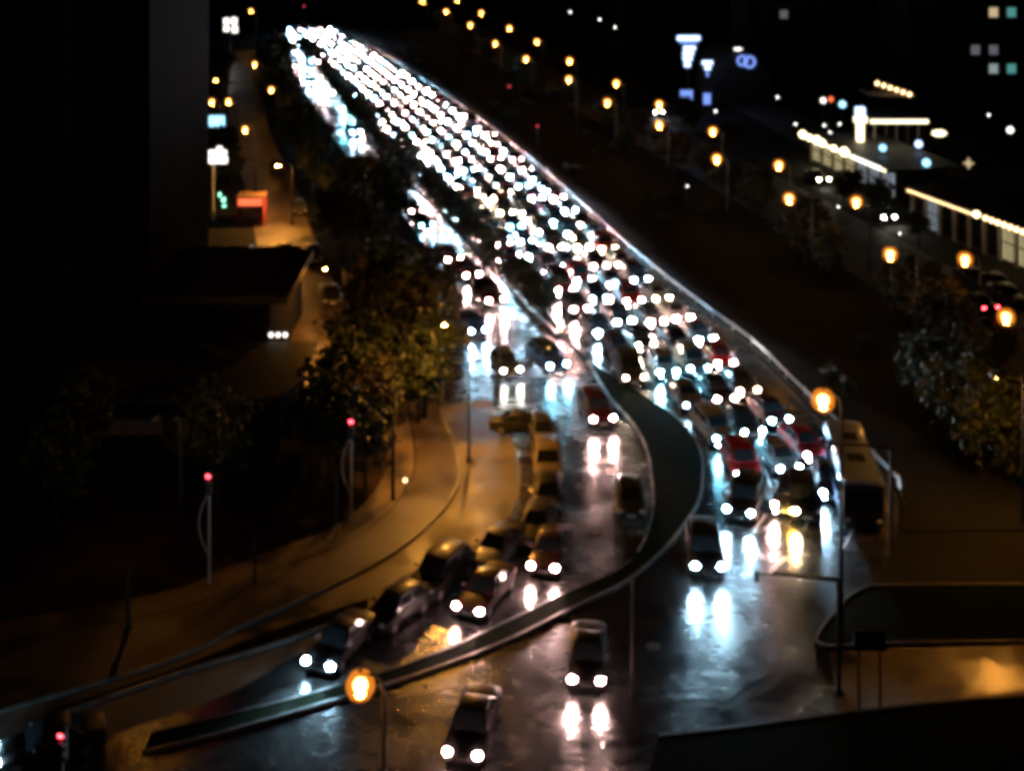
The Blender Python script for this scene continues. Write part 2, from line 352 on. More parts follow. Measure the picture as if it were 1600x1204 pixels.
# right verges
vr = [G(*p)[:2] for p in [(1275, 1004), (1298, 965), (1332, 930), (1362, 917), (1600, 915), (1900, 915), (1900, 1004), (1600, 1004), (1400, 1007), (1300, 1012)]]
v1 = tag(MB().prism(vr, 0, .13).obj('grass_verge', M['grass']), 'dark triangular verge at the right corner', kind='structure')
MB().sweep(smooth_line([vr[9], vr[0], vr[1], vr[2], vr[3]], .6), .14, 0, .16).obj('kerb', M['roofing'], v1)
MB().sweep(smooth_line([vr[3], vr[4], vr[5]], 2), .14, 0, .16).obj('kerb', M['kerb'], v1)
MB().sweep(smooth_line([vr[6], vr[7], vr[8], vr[9]], 2), .14, 0, .155).obj('kerb', M['roofing'], v1)
fv = [G(*p)[:2] for p in [(1030, 1152), (1120, 1142), (1200, 1132), (1400, 1106), (1600, 1090), (1900, 1078)]] + [(60, 36), (4, 36), (5.2, 52)]
v2 = tag(MB().prism(fv, 0, .13).obj('front_verge', M['grass']), 'black verge filling the bottom right corner', kind='structure')
MB().sweep(smooth_line(fv[:6], 1), .2, 0, .15).obj('kerb', M['roofing'], v2)
ss_ = [G(*p)[:2] for p in [(1296, 1018), (1400, 1012), (1600, 1008), (1900, 1008), (1900, 1074), (1600, 1086), (1400, 1102), (1312, 1112)]]
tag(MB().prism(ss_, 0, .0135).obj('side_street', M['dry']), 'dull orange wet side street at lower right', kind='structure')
vs_ = [p for p in mR if 74 < p.y < 345]
v4 = tag(MB().prism([p + Vector((.3, .05)) for p in vs_] + [p for p in offset(rc, -5.6)[::-1] if 74 < p.y < 345], 0, .10).obj('embankment', M['earth']), 'dark open ground beyond the guardrail', kind='structure')

# lane dashes on the main road
dash = MB().box(-.07, .07, -1.2, 1.2, 0, .004).mesh('lane_dash', M['paint'])
def shoulder(y): return 2.5 if y < 92 else max(.5, 2.5 - (y - 92) * .045)
def lane_line(k):
    out = []
    for a, b in zip(mL, mR):
        d = (a - b); wd = d.length; off = shoulder(b.y) + 1.3 + 2.55 * k
        if off > wd - .9: continue
        out.append(b + d.normalized() * off)
    return out
def walk(line, start, end, spacing):
    d = 0; pos = start; acc = 0; out = []
    for i in range(len(line) - 1):
        a, b = line[i], line[i + 1]; L = (b - a).length
        while acc + L >= pos and pos <= end:
            t = (pos - acc) / L; p = a.lerp(b, t); out.append((p, math.atan2(b.y - a.y, b.x - a.x))); pos += spacing() if callable(spacing) else spacing
        acc += L
    return out
for k in (0, 1, 2):
    ln = []
    for a, b in zip(mL, mR):
        d = (a - b); off = shoulder(b.y) + 2.55 * (k + 1)
        if off < d.length - 1.5 and 66 < b.y < 150: ln.append(b + d.normalized() * off)
    for p, a in walk(ln, 1, 200, 6.0):
        use('lane_dash', dash, main_road, (p.x, p.y, .0165), (0, 0, a - math.pi / 2))
edge = [b + (a - b).normalized() * (shoulder(b.y) - .1) for a, b in zip(mL, mR) if 72 < b.y < 150]
MB().sweep(edge, .15, .0155, .0195).obj('edge_line', M['paint'], main_road)

mh = MB().lathe([(.36, 0), (.36, .004), (.30, .006), (.28, .004)], 14).mesh('manhole_cover', M['galv_dull'])
for px, py in ((1185, 992), (960, 905), (905, 760), (1020, 1010), (1150, 940), (830, 1110), (640, 1010), (930, 830)):
    g_ = G(px, py); use('manhole_cover', mh, main_road, (g_.x, g_.y, .0165))
# ------------------------------------------------------------------ cars
def loft(rings, cap=True):
    n = len(rings[0]); vs = [p for r in rings for p in r]; fs = []
    for i in range(len(rings) - 1):
        for k in range(n): fs.append((i * n + k, i * n + (k + 1) % n, (i + 1) * n + (k + 1) % n, (i + 1) * n + k))
    if cap: fs += [tuple(range(n)), tuple((len(rings) - 1) * n + k for k in range(n - 1, -1, -1))]
    return vs, fs
CAR = {}
def car_type(name, L, Wd, H, hood, belt, ws0, ws1, rr1, rr0, nose=.66, tail=.92, box=False):
    """L length, Wd half width, H height, hood/belt heights; ws0 ws1 windscreen foot/top, rr1 rr0 rear screen top/foot (along the length, front = -)."""
    h = L / 2; D = {}
    st = [(-h, .80, .34, nose - .10, nose - .06), (-h + .06, .90, .26, nose, nose + .03), (-h + .35, .97, .20, hood - .12, hood - .05), (-h + .8, 1, .19, hood - .05, hood),
          (ws0, 1, .19, belt - .08, hood + .05), (0, 1, .19, belt, belt + .03), (rr0 - .1, 1, .19, belt + .02, belt + .05), (h - .3, .98, .21, tail - .06, tail), (h - .05, .92, .28, tail - .12, tail - .04), (h, .82, .36, tail - .2, tail - .12)]
    rings = []
    for y, f, zb, zs, zt in st:
        ww = Wd * f
        rings.append([(-ww * .86, y, zb), (-ww * .97, y, zb + .12), (-ww, y, (zb + zs) / 2), (-ww * .985, y, zs - .05), (-ww * .9, y, zs), (-ww * .5, y, zt), (ww * .5, y, zt), (ww * .9, y, zs), (ww * .985, y, zs - .05), (ww, y, (zb + zs) / 2), (ww * .97, y, zb + .12), (ww * .86, y, zb)])
    m = MB(); m.add(*loft(rings))
    wb, wt = Wd * .90, Wd * .70
    if box: wt = Wd * .80
    zb0 = belt - .04
    def ring(z, ya, yb, hw, c=.12):
        return [(-hw + c, ya, z), (hw - c, ya, z), (hw, ya + c, z), (hw, yb - c, z), (hw - c, yb, z), (-hw + c, yb, z), (-hw, yb - c, z), (-hw, ya + c, z)]
    m.add(*loft([ring(zb0, ws0, rr0, wb), ring(H - .06, ws1, rr1, wt), ring(H, ws1 + .12, rr1 - .12, wt - .1)]))
    D['body'] = m.mesh('body_' + name, PM['black'])
    for p in D['body'].polygons: p.use_smooth = len(p.vertices) == 4 and abs(p.normal.z) < 2
    D['body'].set_sharp_from_angle(angle=R(32))
    def lerp(a, b, t): return a + (b - a) * t
    def pane(ya0, ya1, t0, t1, off, inset):    # front or rear screen between foot and top
        ws = []
        for t in (t0, t1):
            y = lerp(ya0, ya1, t) + off; z = lerp(zb0, H - .06, t) + .012; hw = lerp(wb, wt, t) - inset
            ws += [(-hw, y, z), (hw, y, z)]
        v = ws + [(x, y - off * 1.6, z - .02) for x, y, z in ws]
        return v, [(0, 1, 3, 2), (4, 6, 7, 5), (0, 4, 5, 1), (2, 3, 7, 6), (0, 2, 6, 4), (1, 5, 7, 3)]
    D['windscreen'] = MB().add(*pane(ws0, ws1, .10, .94, -.014, .13)).mesh('windscreen_' + name, M['glass'])
    D['rear_window'] = MB().add(*pane(rr0, rr1, .15, .92, .014, .14)).mesh('rear_window_' + name, M['glass'])
    def side(f0, f1):
        v = []
        for t in (.16, .90):
            y0 = lerp(ws0, ws1, t) + .16; y1 = lerp(rr0, rr1, t) - .16; x = lerp(wb, wt, t) + .008; z = lerp(zb0, H - .06, t)
            v += [(x, lerp(y0, y1, f0), z), (x, lerp(y0, y1, f1), z)]
        v = v + [(x - .02, y, z) for x, y, z in v]
        return v, [(0, 2, 3, 1), (4, 5, 7, 6), (0, 1, 5, 4), (2, 6, 7, 3), (0, 4, 6, 2), (1, 3, 7, 5)]
    D['sideR'] = [MB().add(*side(0, .48)).mesh('side_window_' + name, M['glass']), MB().add(*side(.52, 1)).mesh('side_window_' + name, M['glass'])]
    D['sideL'] = []
    for a in ((0, .48), (.52, 1)):
        v, f = side(*a); D['sideL'].append(MB().add([(-x, y, z) for x, y, z in v], f).mesh('side_window_' + name, M['glass']))
    # headlight lens: a low dome wrapped on the corner, seen from ahead and above
    prof = [(0.19, 0), (.162, .042), (.09, .08)]
    v = []; f = []; n = 8
    for r, d in prof:
        for k in range(n):
            t = 2 * math.pi * k / n; v.append((r * math.cos(t), -d + .10 * math.sin(t) * .6, r * .62 * math.sin(t)))
    for i in range(2):
        for k in range(n): f.append((i * n + k, i * n + (k + 1) % n, (i + 1) * n + (k + 1) % n, (i + 1) * n + k))
    f.append(tuple(2 * n + k for k in range(n)))
    D['headlight'] = MB().add(v, f).mesh('headlight_' + name, M['head_cool'])
    D['taillight'] = MB().box(-.15, .15, -.03, .05, -.07, .07).mesh('taillight_' + name, M['tail_off'])
    D['mirror'] = MB().lathe([(.04, -.07), (.10, -.04), (.10, .05), (.04, .08)], 8, sx=1.15, sy=.6).mesh('mirror_' + name, M['trim'])
    D['grille'] = MB().box(-.40, .40, -.02, .05, -.07, .07).mesh('grille_' + name, M['trim'])
    D['plate'] = MB().box(-.26, .26, -.012, .012, -.055, .055).mesh('plate_' + name, M['plate'])
    D['bumper'] = MB().add(*loft([[(-Wd * .92, .1, z), (-Wd * .78, -.04, z), (Wd * .78, -.04, z), (Wd * .92, .1, z), (Wd * .8, .2, z), (-Wd * .8, .2, z)] for z in (-.06, .06)])).mesh('bumper_' + name, M['trim'])
    r = .32 if not box else .35
    D['wheel'] = MB().add(*loft([[(x, rr * math.cos(2 * math.pi * k / 14), rr * math.sin(2 * math.pi * k / 14)) for k in range(14)] for x, rr in ((-.11, r * .9), (-.09, r), (.09, r), (.11, r * .9))])).mesh('wheel_' + name, M['tyre'])
    D['rim'] = MB().add(*loft([[(x, rr * math.cos(2 * math.pi * k / 10), rr * math.sin(2 * math.pi * k / 10)) for k in range(10)] for x, rr in ((.10, r * .64), (.122, r * .6), (.118, r * .2))])).mesh('rim_' + name, M['rim'])
    D['p'] = dict(h=h, Wd=Wd, nose=nose, tail=tail, belt=belt, ws0=ws0, r=r, H=H, hood=hood)
    CAR[name] = D
car_type('saloon', 4.5, .88, 1.43, .84, .92, -1.05, -.30, .75, 1.55, .66, .98)
car_type('hatchback', 3.95, .85, 1.50, .88, .96, -1.05, -.40, 1.25, 1.80, .70, 1.00)
car_type('four_by_four', 4.5, .93, 1.72, 1.00, 1.08, -1.15, -.50, 1.65, 2.08, .80, 1.08, True)
car_type('van', 4.9, .96, 1.98, 1.02, 1.10, -1.75, -.95, 2.20, 2.36, .78, 1.2, True)
KIND = {'saloon': 'saloon', 'hatchback': 'hatchback', 'four_by_four': 'four by four', 'van': 'panel van'}
OBJN = {'saloon': 'saloon_car', 'hatchback': 'hatchback_car', 'four_by_four': 'four_by_four_car', 'van': 'van'}
BEAMS = {}
def beam_data(m_, high):
    if not m_.name.startswith('headlight'): return None
    if (m_.name, high) not in BEAMS:
        e_ = m_.node_tree.nodes['Emission']; L = bpy.data.lights.new('beam', 'SPOT'); L.color = e_.inputs[0].default_value[:3]
        L.energy = (BEAM_HIGH if high else BEAM) * min(1.2, e_.inputs[1].default_value / HEAD); L.spot_size = R(56); L.spot_blend = 1.0; L.shadow_soft_size = .09; BEAMS[(m_.name, high)] = L
    return BEAMS[(m_.name, high)]
def place_car(ty, x, y, heading, paint, light, label, group=None, near=True, tail=None, lit=(1, 1), z=.012, indicator=0, hi=False, hs=1.0, fog=False):
    """heading: direction of travel in radians; the nose is local -Y."""
    D = CAR[ty]; p = D['p']; h = p['h']; Wd = p['Wd']; beam = beam_data(light, hi)
    t = empty(OBJN[ty], (x, y, z), heading + math.pi / 2)
    tag(t, label, 'van' if ty == 'van' else 'car', group)
    use('body', D['body'], t, mat=PM[paint])
    use('windscreen', D['windscreen'], t)
    hz = p['nose'] + .015
    for s, on in zip((-1, 1), lit):
        use('headlight', D['headlight'], t, (s * Wd * .75, -h + .07, hz), (0, 0, s * .18), mat=light if on else M['lamp_off'], scale=(hs, 1, hs))
        if on and beam:
            bo = bpy.data.objects.new('beam', beam); bo.location = (s * Wd * .75, -h - .06, hz); bo.rotation_euler = (R(90 - 14), 0, math.pi); put(bo, t)
        if fog: use('fog_lamp', D['headlight'], t, (s * Wd * .66, -h + .03, .40), (0, 0, 0), mat=light, scale=(.62, .8, .62))
    if indicator:
        io = MB().lathe([(.05, -.06), (.09, 0), (.05, .06)], 8).obj('indicator', M['indicator'], t); io.location = (indicator * Wd * .97, -h + .06, hz - .02)
    for m_ in D['sideR'] + D['sideL']: use('side_window', m_, t)
    for sx in (-1, 1):
        for sy in (-h + .82, h - .85):
            w_ = use('wheel', D['wheel'], t, (sx * (Wd - .10), sy, p['r']), (0, 0, 0 if sx > 0 else math.pi))
            if near: use('rim', D['rim'], w_)
    if near:
        use('rear_window', D['rear_window'], t)
        for s in (-1, 1):
            use('taillight', D['taillight'], t, (s * Wd * .72, h - .05, p['tail'] - .2), mat=tail)
            use('mirror', D['mirror'], t, (s * (Wd + .09), p['ws0'] + .32, p['belt'] + .08), mat=PM[paint])
        use('grille', D['grille'], t, (0, -h + .015, p['nose'] - .1))
        use('number_plate', D['plate'], t, (0, -h - .03, .47))
        use('bumper', D['bumper'], t, (0, -h + .02, .36))
    return t
TY = ['saloon'] * 5 + ['hatchback'] * 4 + ['four_by_four'] * 4 + ['van']
LI = ['head_cool'] * 5 + ['head_warm'] * 5 + ['head_halo'] * 2 + ['head_cyan']
LN = {'head_cool': 'cool white', 'head_warm': 'pinkish white', 'head_halo': 'warm white', 'head_cyan': 'icy blue', 'head_dim': 'dim'}
LANES = ['jam lane beside the guardrail', 'jam lane second from guardrail', 'jam lane third from guardrail', 'jam lane fourth from guardrail', 'jam lane fifth from guardrail', 'jam lane beside planted strip']
START = {0: 79.5, 1: 77.5, 2: 76.4, 3: 84, 4: 101, 5: 138}
for k in range(6):
    ln = [p for p in lane_line(k) if p.y > START[k] and p.y < 336][::-1]
    n = 0
    for p, a in walk(ln, .3, 400, lambda: rnd.uniform(4.95, 6.0)):
        n += 1; ty = rnd.choice(TY); pa = rnd.choice(PBAG); li = rnd.choice(LI)
        jx, ja = rnd.uniform(-.22, .22), rnd.uniform(-.03, .03)
        place_car(ty, p.x + jx, p.y, a + math.pi + ja, pa, M[li + rnd.choice(['', '', '_lo'])], f'{pa} {KIND[ty]}, {LN[li]} headlights, {ordinal(n)} in {LANES[k]}', 'cars queuing in the jam', near=p.y < 135, hi=p.y > 112, hs=rnd.uniform(.8, 1.2) if p.y < 105 else rnd.uniform(1.0, 1.6), fog=rnd.random() < .6)
def car_at(ty, px, py, heading_deg, paint, light, label, group=None, near=True, **kw):
    """px, py: midpoint of the headlights in the photo; heading in degrees (270 = towards the viewer)."""
    p = CAR[ty]['p']; g = G(px, py, p['nose']); a = R(heading_deg); h = p['h']
    return place_car(ty, g.x - math.cos(a) * h, g.y - math.sin(a) * h, a, paint, M[light], label, group, near, **kw)
# cars past the jam, at the junction
car_at('four_by_four', 1107, 886, 267, 'black', 'head_cool', 'black four by four leading the jam past the island tip, cool headlights', 'cars at the junction')
car_at('saloon', 916, 1064, 265, 'black', 'head_warm', 'black saloon alone on the dark junction, two white beams reflected below', 'cars at the junction')
car_at('saloon', 722, 1179, 259, 'black', 'head_warm', 'black saloon nearest the viewer, cut by the bottom edge', 'cars at the junction')
# service road
car_at('four_by_four', 943, 655, 280, 'maroon', 'head_warm', 'maroon four by four on service road beside the island tip', 'cars on the service road')
car_at('four_by_four', 873, 571, 293, 'dark blue', 'head_cyan', 'dark blue four by four with icy headlights leaving the jam', 'cars on the service road')
car_at('hatchback', 800, 579, 285, 'dark grey', 'head_dim', 'dark grey hatchback with dim yellowish headlights behind the parked row', 'cars on the service road')
car_at('four_by_four', 776, 469, 290, 'maroon', 'head_warm', 'maroon four by four, third of the pinkish headlight group on service road', 'cars on the service road')
car_at('hatchback', 739, 430, 292, 'maroon', 'head_warm', 'maroon hatchback, middle of the pinkish headlight group on service road', 'cars on the service road')
car_at('saloon', 710, 405, 292, 'grey', 'head_warm', 'grey saloon, rearmost of the pinkish headlight group on service road', 'cars on the service road')
car_at('hatchback', 748, 517, 290, 'dark blue', 'head_cool', 'dark blue hatchback half hidden by trees on service road', 'cars on the service road')
car_at('saloon', 652, 330, 293, 'maroon', 'head_warm_lo', 'maroon saloon beside a bluish beam, upper service road', 'cars on the service road', near=False)
car_at('saloon', 668, 352, 293, 'dark grey', 'head_cyan_lo', 'dark grey saloon with bluish beam on upper service road', 'cars on the service road', near=False)
car_at('hatchback', 557, 207, 292, 'grey', 'head_cool_lo', 'grey hatchback with bluish beam far up the service road', 'cars on the service road', near=False)
car_at('saloon', 466, 104, 290, 'red', 'head_warm_lo', 'red saloon farthest up the service road', 'cars on the service road', near=False)
car_at('hatchback', 487, 131, 290, 'grey', 'head_cool_lo', 'grey hatchback following a red saloon far up the service road', 'cars on the service road', near=False)
car_at('saloon', 848, 887, 258, 'maroon', 'head_warm', 'maroon saloon rounding the bend beside the parked row', 'cars on the bend')
car_at('saloon', 730, 952, 246, 'maroon', 'head_warm', 'maroon saloon ahead on the bend, beam hitting the median kerb', 'cars on the bend')
car_at('saloon', 496, 1038, 248, 'black', 'head_cool', 'black saloon with cool headlights leaving at lower left', 'cars on the bend')
# parked row
PK = [('four_by_four', 858, 742, 272, 'beige', 'beige parked car lit amber, farthest of the parked row'), ('hatchback', 855, 792, 268, 'black', 'black parked hatchback second in the parked row'),
      ('saloon', 828, 842, 258, 'dark grey', 'dark grey parked saloon with amber sheen third in the parked row'), ('saloon', 752, 880, 246, 'dark grey', 'dark grey parked saloon fourth in the parked row'),
      ('four_by_four', 652, 920, 240, 'black', 'black parked four by four fifth in the parked row'), ('hatchback', 580, 972, 234, 'black', 'black parked hatchback at the near end of the parked row')]
for ty, px, py, hd, pa, lb in PK:
    car_at(ty, px, py, hd, pa, 'lamp_off', lb, 'cars parked along the bend')
car_at('saloon', 868, 662, 352, 'black', 'lamp_off', 'black saloon parked crossways poking into the bluish beam', 'cars parked along the bend')
car_at('hatchback', 852, 690, 275, 'dark grey', 'lamp_off', 'dark grey hatchback squeezed behind the beige parked car', 'cars parked along the bend')
car_at('hatchback', 987, 800, 268, 'black', 'lamp_off', 'black hatchback stopped unlit against the island kerb', 'cars parked along the bend')
for i, (px, py, hd, pa) in enumerate([(447, 402, 283, 'black'), (492, 404, 284, 'dark grey'), (468, 330, 284, 'black'), (433, 265, 284, 'dark grey'), (520, 470, 284, 'black')]):
    car_at('hatchback' if i % 2 else 'saloon', px, py, hd, pa, 'lamp_off', ['black saloon parked left on the amber frontage lane', 'dark grey hatchback parked right on the amber frontage lane', 'black saloon parked up the frontage lane past the kiosk', 'dark grey hatchback parked farthest up the frontage lane', 'black saloon parked nearest on the frontage lane under trees'][i], 'cars parked on the frontage lane')
# right hand dark cars at the head of the jam
car_at('four_by_four', 1262, 800, 265, 'black', 'head_halo', 'black four by four heading the guardrail lane with one lamp out', 'cars at the junction', lit=(1, 0), indicator=-1)
# car with red tail lamps on the far road
car_at('saloon', 1503, 458, 103, 'black', 'lamp_off', 'dark saloon with two red tail lamps driving away on far road', None, tail=M['tail_on'])
for i, (px, py, hd, li) in enumerate([(1288, 281, 282, 'head_dim'), (1390, 340, 282, 'head_dim'), (1542, 443, 283, 'lamp_off'), (1580, 452, 283, 'lamp_off'), (1030, 176, 292, 'head_dim'), (1595, 470, 283, 'lamp_off')]):
    lb = ['dark car with two faint lamps before the lit shop row', 'dark car with faint lamps below the shop row gap', 'dark car parked left by the far road lamp', 'dark car parked middle by the far road lamp', 'dark car among the close cluster of sodium lamps', 'dark car parked right at the picture edge, far road'][i]
    car_at(rnd.choice(['saloon', 'hatchback']), px, py, hd, 'black', li, lb, None, near=False)
car_at('saloon', -8, 1178, 205, 'black', 'head_cool', 'black saloon at the left bottom edge with one visible headlight')

# bus on the right shoulder
def bus(x, y, heading):
    t = empty('bus', (x, y, .012), heading + math.pi / 2)
    tag(t, 'dark fronted bus with bluish grey roof standing on the right shoulder', 'bus')
    L, Wd, H = 8.6, 1.22, 3.0; h = L / 2
    m = MB(); rings = []
    for y_, f, zt in ((-h, .93, H - .16), (-h + .12, .985, H - .04), (-h + .5, 1, H), (h - .4, 1, H), (h - .1, .985, H - .05), (h, .95, H - .15)):
        ww = Wd * f; rings.append([(-ww, y_, .34), (-ww, y_, 1.2), (-ww * .985, y_, zt - .28), (-ww * .9, y_, zt - .08), (-ww * .6, y_, zt), (ww * .6, y_, zt), (ww * .9, y_, zt - .08), (ww * .985, y_, zt - .28), (ww, y_, 1.2), (ww, y_, .34)])
    b = m.add(*loft(rings)).obj('body', mat('bus_paint', (.13, .17, .32), .3, .1, coat=.5), t, True); b.data.set_sharp_from_angle(angle=R(35))
    MB().box(-Wd * .93, Wd * .93, -h - .03, -h + .02, .36, 2.72).obj('front_panel', M['trim'], t)
    MB().box(-Wd * .86, Wd * .86, -h - .05, -h - .032, 1.25, 2.45).obj('windscreen', M['glass'], t)
    for s in (-1, 1):
        for k in range(5):
            y0 = -h + .9 + k * 1.5; MB().box(s * Wd - .02, s * Wd + .012, y0, y0 + 1.35, 1.3, 2.35).obj('side_window', M['glass'], t)
        use('headlight', CAR['van']['headlight'], t, (s * .9, -h - .035, .72), mat=M['lamp_off'])
        MB().tube([(s * 1.15, -h + .05, 2.5), (s * 1.5, -h - .25, 2.45), (s * 1.52, -h - .28, 2.0)], [.03, .03, .07], 6).obj('mirror', M['trim'], t)
        for yw in (-h + 1.6, h - 1.9):
            use('wheel', CAR['van']['wheel'], t, (s * (Wd - .12), yw, .46), (0, 0, 0 if s > 0 else math.pi), scale=(1.2, 1.32, 1.32))
    for k in range(2): MB().box(-.5, .5, -1.8 + k * 3, -.9 + k * 3, H, H + .09).obj('roof_hatch', M['frame'], t)
bus(20.9, 78.6, math.atan2(-8, -.9))

# ------------------------------------------------------------------ guardrail along the right edge
gr = empty('guardrail', tuple(mR[0]) + (0,))
gr.location = (0, 0, 0)
tag(gr, 'galvanised guardrail along the right edge of the jammed road', 'guardrail')
rail_line = [p + Vector((.35, .1)) for p in mR if p.y > 76 and p.y < 300][::-1]
rl = resample([tuple(p) for p in rail_line[::4]] + [tuple(rail_line[-1])], 66)
post = MB().box(-.06, .06, -.05, .05, .1, .82).mesh('post', M['galv'])
prof_ = [(0, .48), (.05, .53), (0, .60), (0, .66), (.05, .73), (0, .80)]
for i in range(len(rl) - 1):
    a, b = rl[i], rl[i + 1]; d = b - a; L = d.length; ang = math.atan2(d.y, d.x)
    m = MB(); vs = []
    for xx in (.06, L - .06):
        vs += [(xx, q[0], q[1]) for q in prof_] + [(xx, q[0] - .012, q[1]) for q in prof_[::-1]]
    n = 12; fs = [(k, (k + 1) % n, n + (k + 1) % n, n + k) for k in range(n)] + [tuple(range(n)), tuple(range(2 * n - 1, n - 1, -1))]
    o = m.add(vs, fs).obj('beam', M['galv'] if rnd.random() < .5 else M['galv_dull'], gr); o.location = (a.x, a.y, 0); o.rotation_euler = (0, 0, ang)  # dull panels put car shadows between the lit dashes into the colour
    use('post', post, gr, (a.x + math.sin(ang) * -.0 + .08, a.y + .02, 0), (0, 0, ang))

# ------------------------------------------------------------------ street lamps
def lamp_meshes(hgt, arm, key):
    mm = MB()
    pts = [(arm, 0, 0), (arm, 0, hgt * .55), (arm, 0, hgt - .5)]
    if abs(arm) > .05:
        pts += [(arm * .93, 0, hgt + .05), (arm * .7, 0, hgt + .32), (arm * .25, 0, hgt + .36), (0, 0, hgt + .30)]
    else: pts += [(0, 0, hgt + .2)]
    r = [.11, .085, .07] + [.055] * (len(pts) - 3)
    mm.tube(pts, r, 7); mm.lathe([(.2, 0), (.2, .25), (.13, .35)], 8, (arm, 0, 0))
    return mm.mesh('pole_' + key, M['darkpole'], True)
def bowl_mesh(r, key, m):
    return MB().lathe([(r * .35, -r * .92), (r * .72, -r * .68), (r * .96, -r * .25), (r * .96, r * .25), (r * .72, r * .68), (r * .3, r * .92)], 10).mesh('bulb_' + key, m)
arc_me = MB().lathe([(.10, -.05), (.15, 0)], 8).mesh('arc_tube', M['arc'])
hood_me = MB().lathe([(.16, .02), (.20, .06), (.12, .14), (.04, .16)], 10).mesh('lamp_hood', M['hood'])
LM = {}
def lamp(px, py, hgt, arm, key, label, group=None, r=.34, m='sodium', rz=0.0, arc='arc_dim'):
    p = G(px, py, hgt)
    k1 = (round(hgt, 1), round(arm, 1)); k2 = (r, m)
    if k1 not in LM: LM[k1] = lamp_meshes(hgt, arm, 'lamp')
    if k2 not in LM: LM[k2] = bowl_mesh(r, 'lamp', M[m])
    t = empty('street_lamp', (p.x, p.y, 0), rz); tag(t, label, 'street lamp', group)
    use('pole', LM[k1], t); use('bulb', LM[k2], t, (0, 0, hgt), scale=(.48,) * 3); use('glow_shell', LM[k2], t, (0, 0, hgt), mat=M['glow_shell']); use('hood', hood_me, t, (0, 0, hgt + r * .90), scale=(r / 1.1,) * 3)
    use('arc_tube', arc_me, t, (0, 0, hgt - r * .62), mat=M[arc])
    return t
ROWA = [(1572, 495), (1391, 397), (1233, 310), (1120, 248), (1030, 195), (949, 160), (889, 124), (822, 92), (774, 68), (735, 39), (697, 18), (660, 2)]
ROWB = [(1508, 405), (1338, 315), (1217, 258), (1114, 205), (1030, 163), (963, 130), (890, 95), (839, 65), (796, 44), (752, 20), (714, 1)]
for i, (px, py) in enumerate(ROWA):
    lamp(px, py, 8.0, 2.2 if i < 3 else 1.2, 'a', f'sodium street lamp, {ordinal(i + 1)} from the near end of the nearer far-road row', 'lamps along the far road', r=.62, m='sodium_far')
for i, (px, py) in enumerate(ROWB):
    lamp(px, py, 8.0, 1.2, 'b', f'sodium street lamp, {ordinal(i + 1)} from the near end of the outer far-road row', 'lamps along the far road', r=.62, m='sodium_far')
lamp(1286, 625, 12.0, .9, 'n', 'large amber street lamp glowing beside the guardrail and bus', None, r=.6, m='sodium_deep')
lamp(563, 1070, 11.0, .8, 'n', 'amber street lamp glowing low over the bend at lower left', None, r=.5, m='sodium_deep')
LL = [(424, 140, 'above the tree belt'), (398, 100, 'second up the left cluster'), (357, 158, 'by the tower edge, right of a pair'), (383, 202, 'below the left cluster'),
      (337, 125, 'dimmest beside the tower edge'), (331, 159, 'by the tower edge, left of a pair'), (392, 17, 'topmost at upper left')]
for px, py, wh in LL:
    lamp(px, py, 8.0, 1.2, 'l', f'small sodium lamp {wh}', 'lamps along the frontage lane', r=.48 if wh[0] != 'd' else .25, m='sodium')
# cut-off lamps whose shielded heads hide in the trees: they light the frontage lane and the bend
def shielded(x, y, hgt, label, r=.30, m='arc'):
    t = empty('street_lamp', (x, y, 0)); tag(t, label, 'street lamp')
    k1 = (hgt, 1.6)
    if k1 not in LM: LM[k1] = lamp_meshes(hgt, 1.6, 'lamp')
    use('pole', LM[k1], t)
    MB().lathe([(.34, -.02), (.40, .0), (.36, .16), (.1, .22)], 12, (0, 0, hgt)).obj('hood', M['hood'], t)
    MB().lathe([(r * .5, -.10), (r, -.03)], 10, (0, 0, hgt)).obj('bulb', M[m], t)
shielded(-4.4, 83.5, 9, 'shaded lamp over the amber corner of the bend', r=.3)
shielded(-2.6, 95.0, 9, 'shaded lamp among the trees at the head of the bend', r=.15)
shielded(-15.6, 107, 5.6, 'shaded lamp over the frontage lane beside the low roofs', m='arc_mid')
shielded(-26.0, 142, 6.5, 'shaded lamp over the frontage lane near the kiosk')
shielded(28.2, 74.6, 9, 'shaded lamp right of the corner, lighting the amber side street', m='arc_mid', r=.26)

shielded(-20.0, 71, 8, 'shaded lamp over the brown paved corner at left', r=.07, m='arc_mid')
# ------------------------------------------------------------------ signals and poles
def signal(px, py, top, label, arch=True, extra=False):
    b = G(px, py); s_ = (py - VH) / CH; hgt = (py - top) / s_
    t = empty('traffic_signal', (b.x, b.y, 0)); tag(t, label, 'traffic light')
    MB().tube([(0, 0, 0), (0, 0, hgt * .6), (0, 0, hgt + .2)], [.08, .065, .06], 8).obj('pole', M['pale_pole'], t)
    MB().box(-.17, .17, -.16, .10, hgt - 1.05, hgt + .28).obj('housing', M['trim'], t)
    for k in range(3):
        z = hgt + .05 - k * .38
        l_ = MB().lathe([(.13, 0), (.12, .06), (.06, .09)], 10).obj('lens', M['red_lamp'] if k == 0 else M['trim'], t); l_.location = (0, -.165, z); l_.rotation_euler = (R(90), 0, 0)
        v = MB().add(*loft([[(rr * math.cos(R(a)), y_, rr * math.sin(R(a))) for a in range(0, 181, 30)] + [((rr - .012) * math.cos(R(a)), y_, (rr - .012) * math.sin(R(a))) for a in range(180, -1, -30)] for rr, y_ in ((.155, -.16), (.15, -.36))])).obj('visor', M['trim'], t); v.location = (0, 0, z)
    if arch:
        pts = [(-.06 - .5 * math.sin(math.pi * q / 12), 0, hgt * .28 + (hgt * .56) * q / 12) for q in range(13)]
        MB().tube(pts, .035, 6).obj('arch', M['pale_pole'], t)
    return t
signal(327, 915, 742, 'red traffic signal on pale pole with bowed strut, left corner')
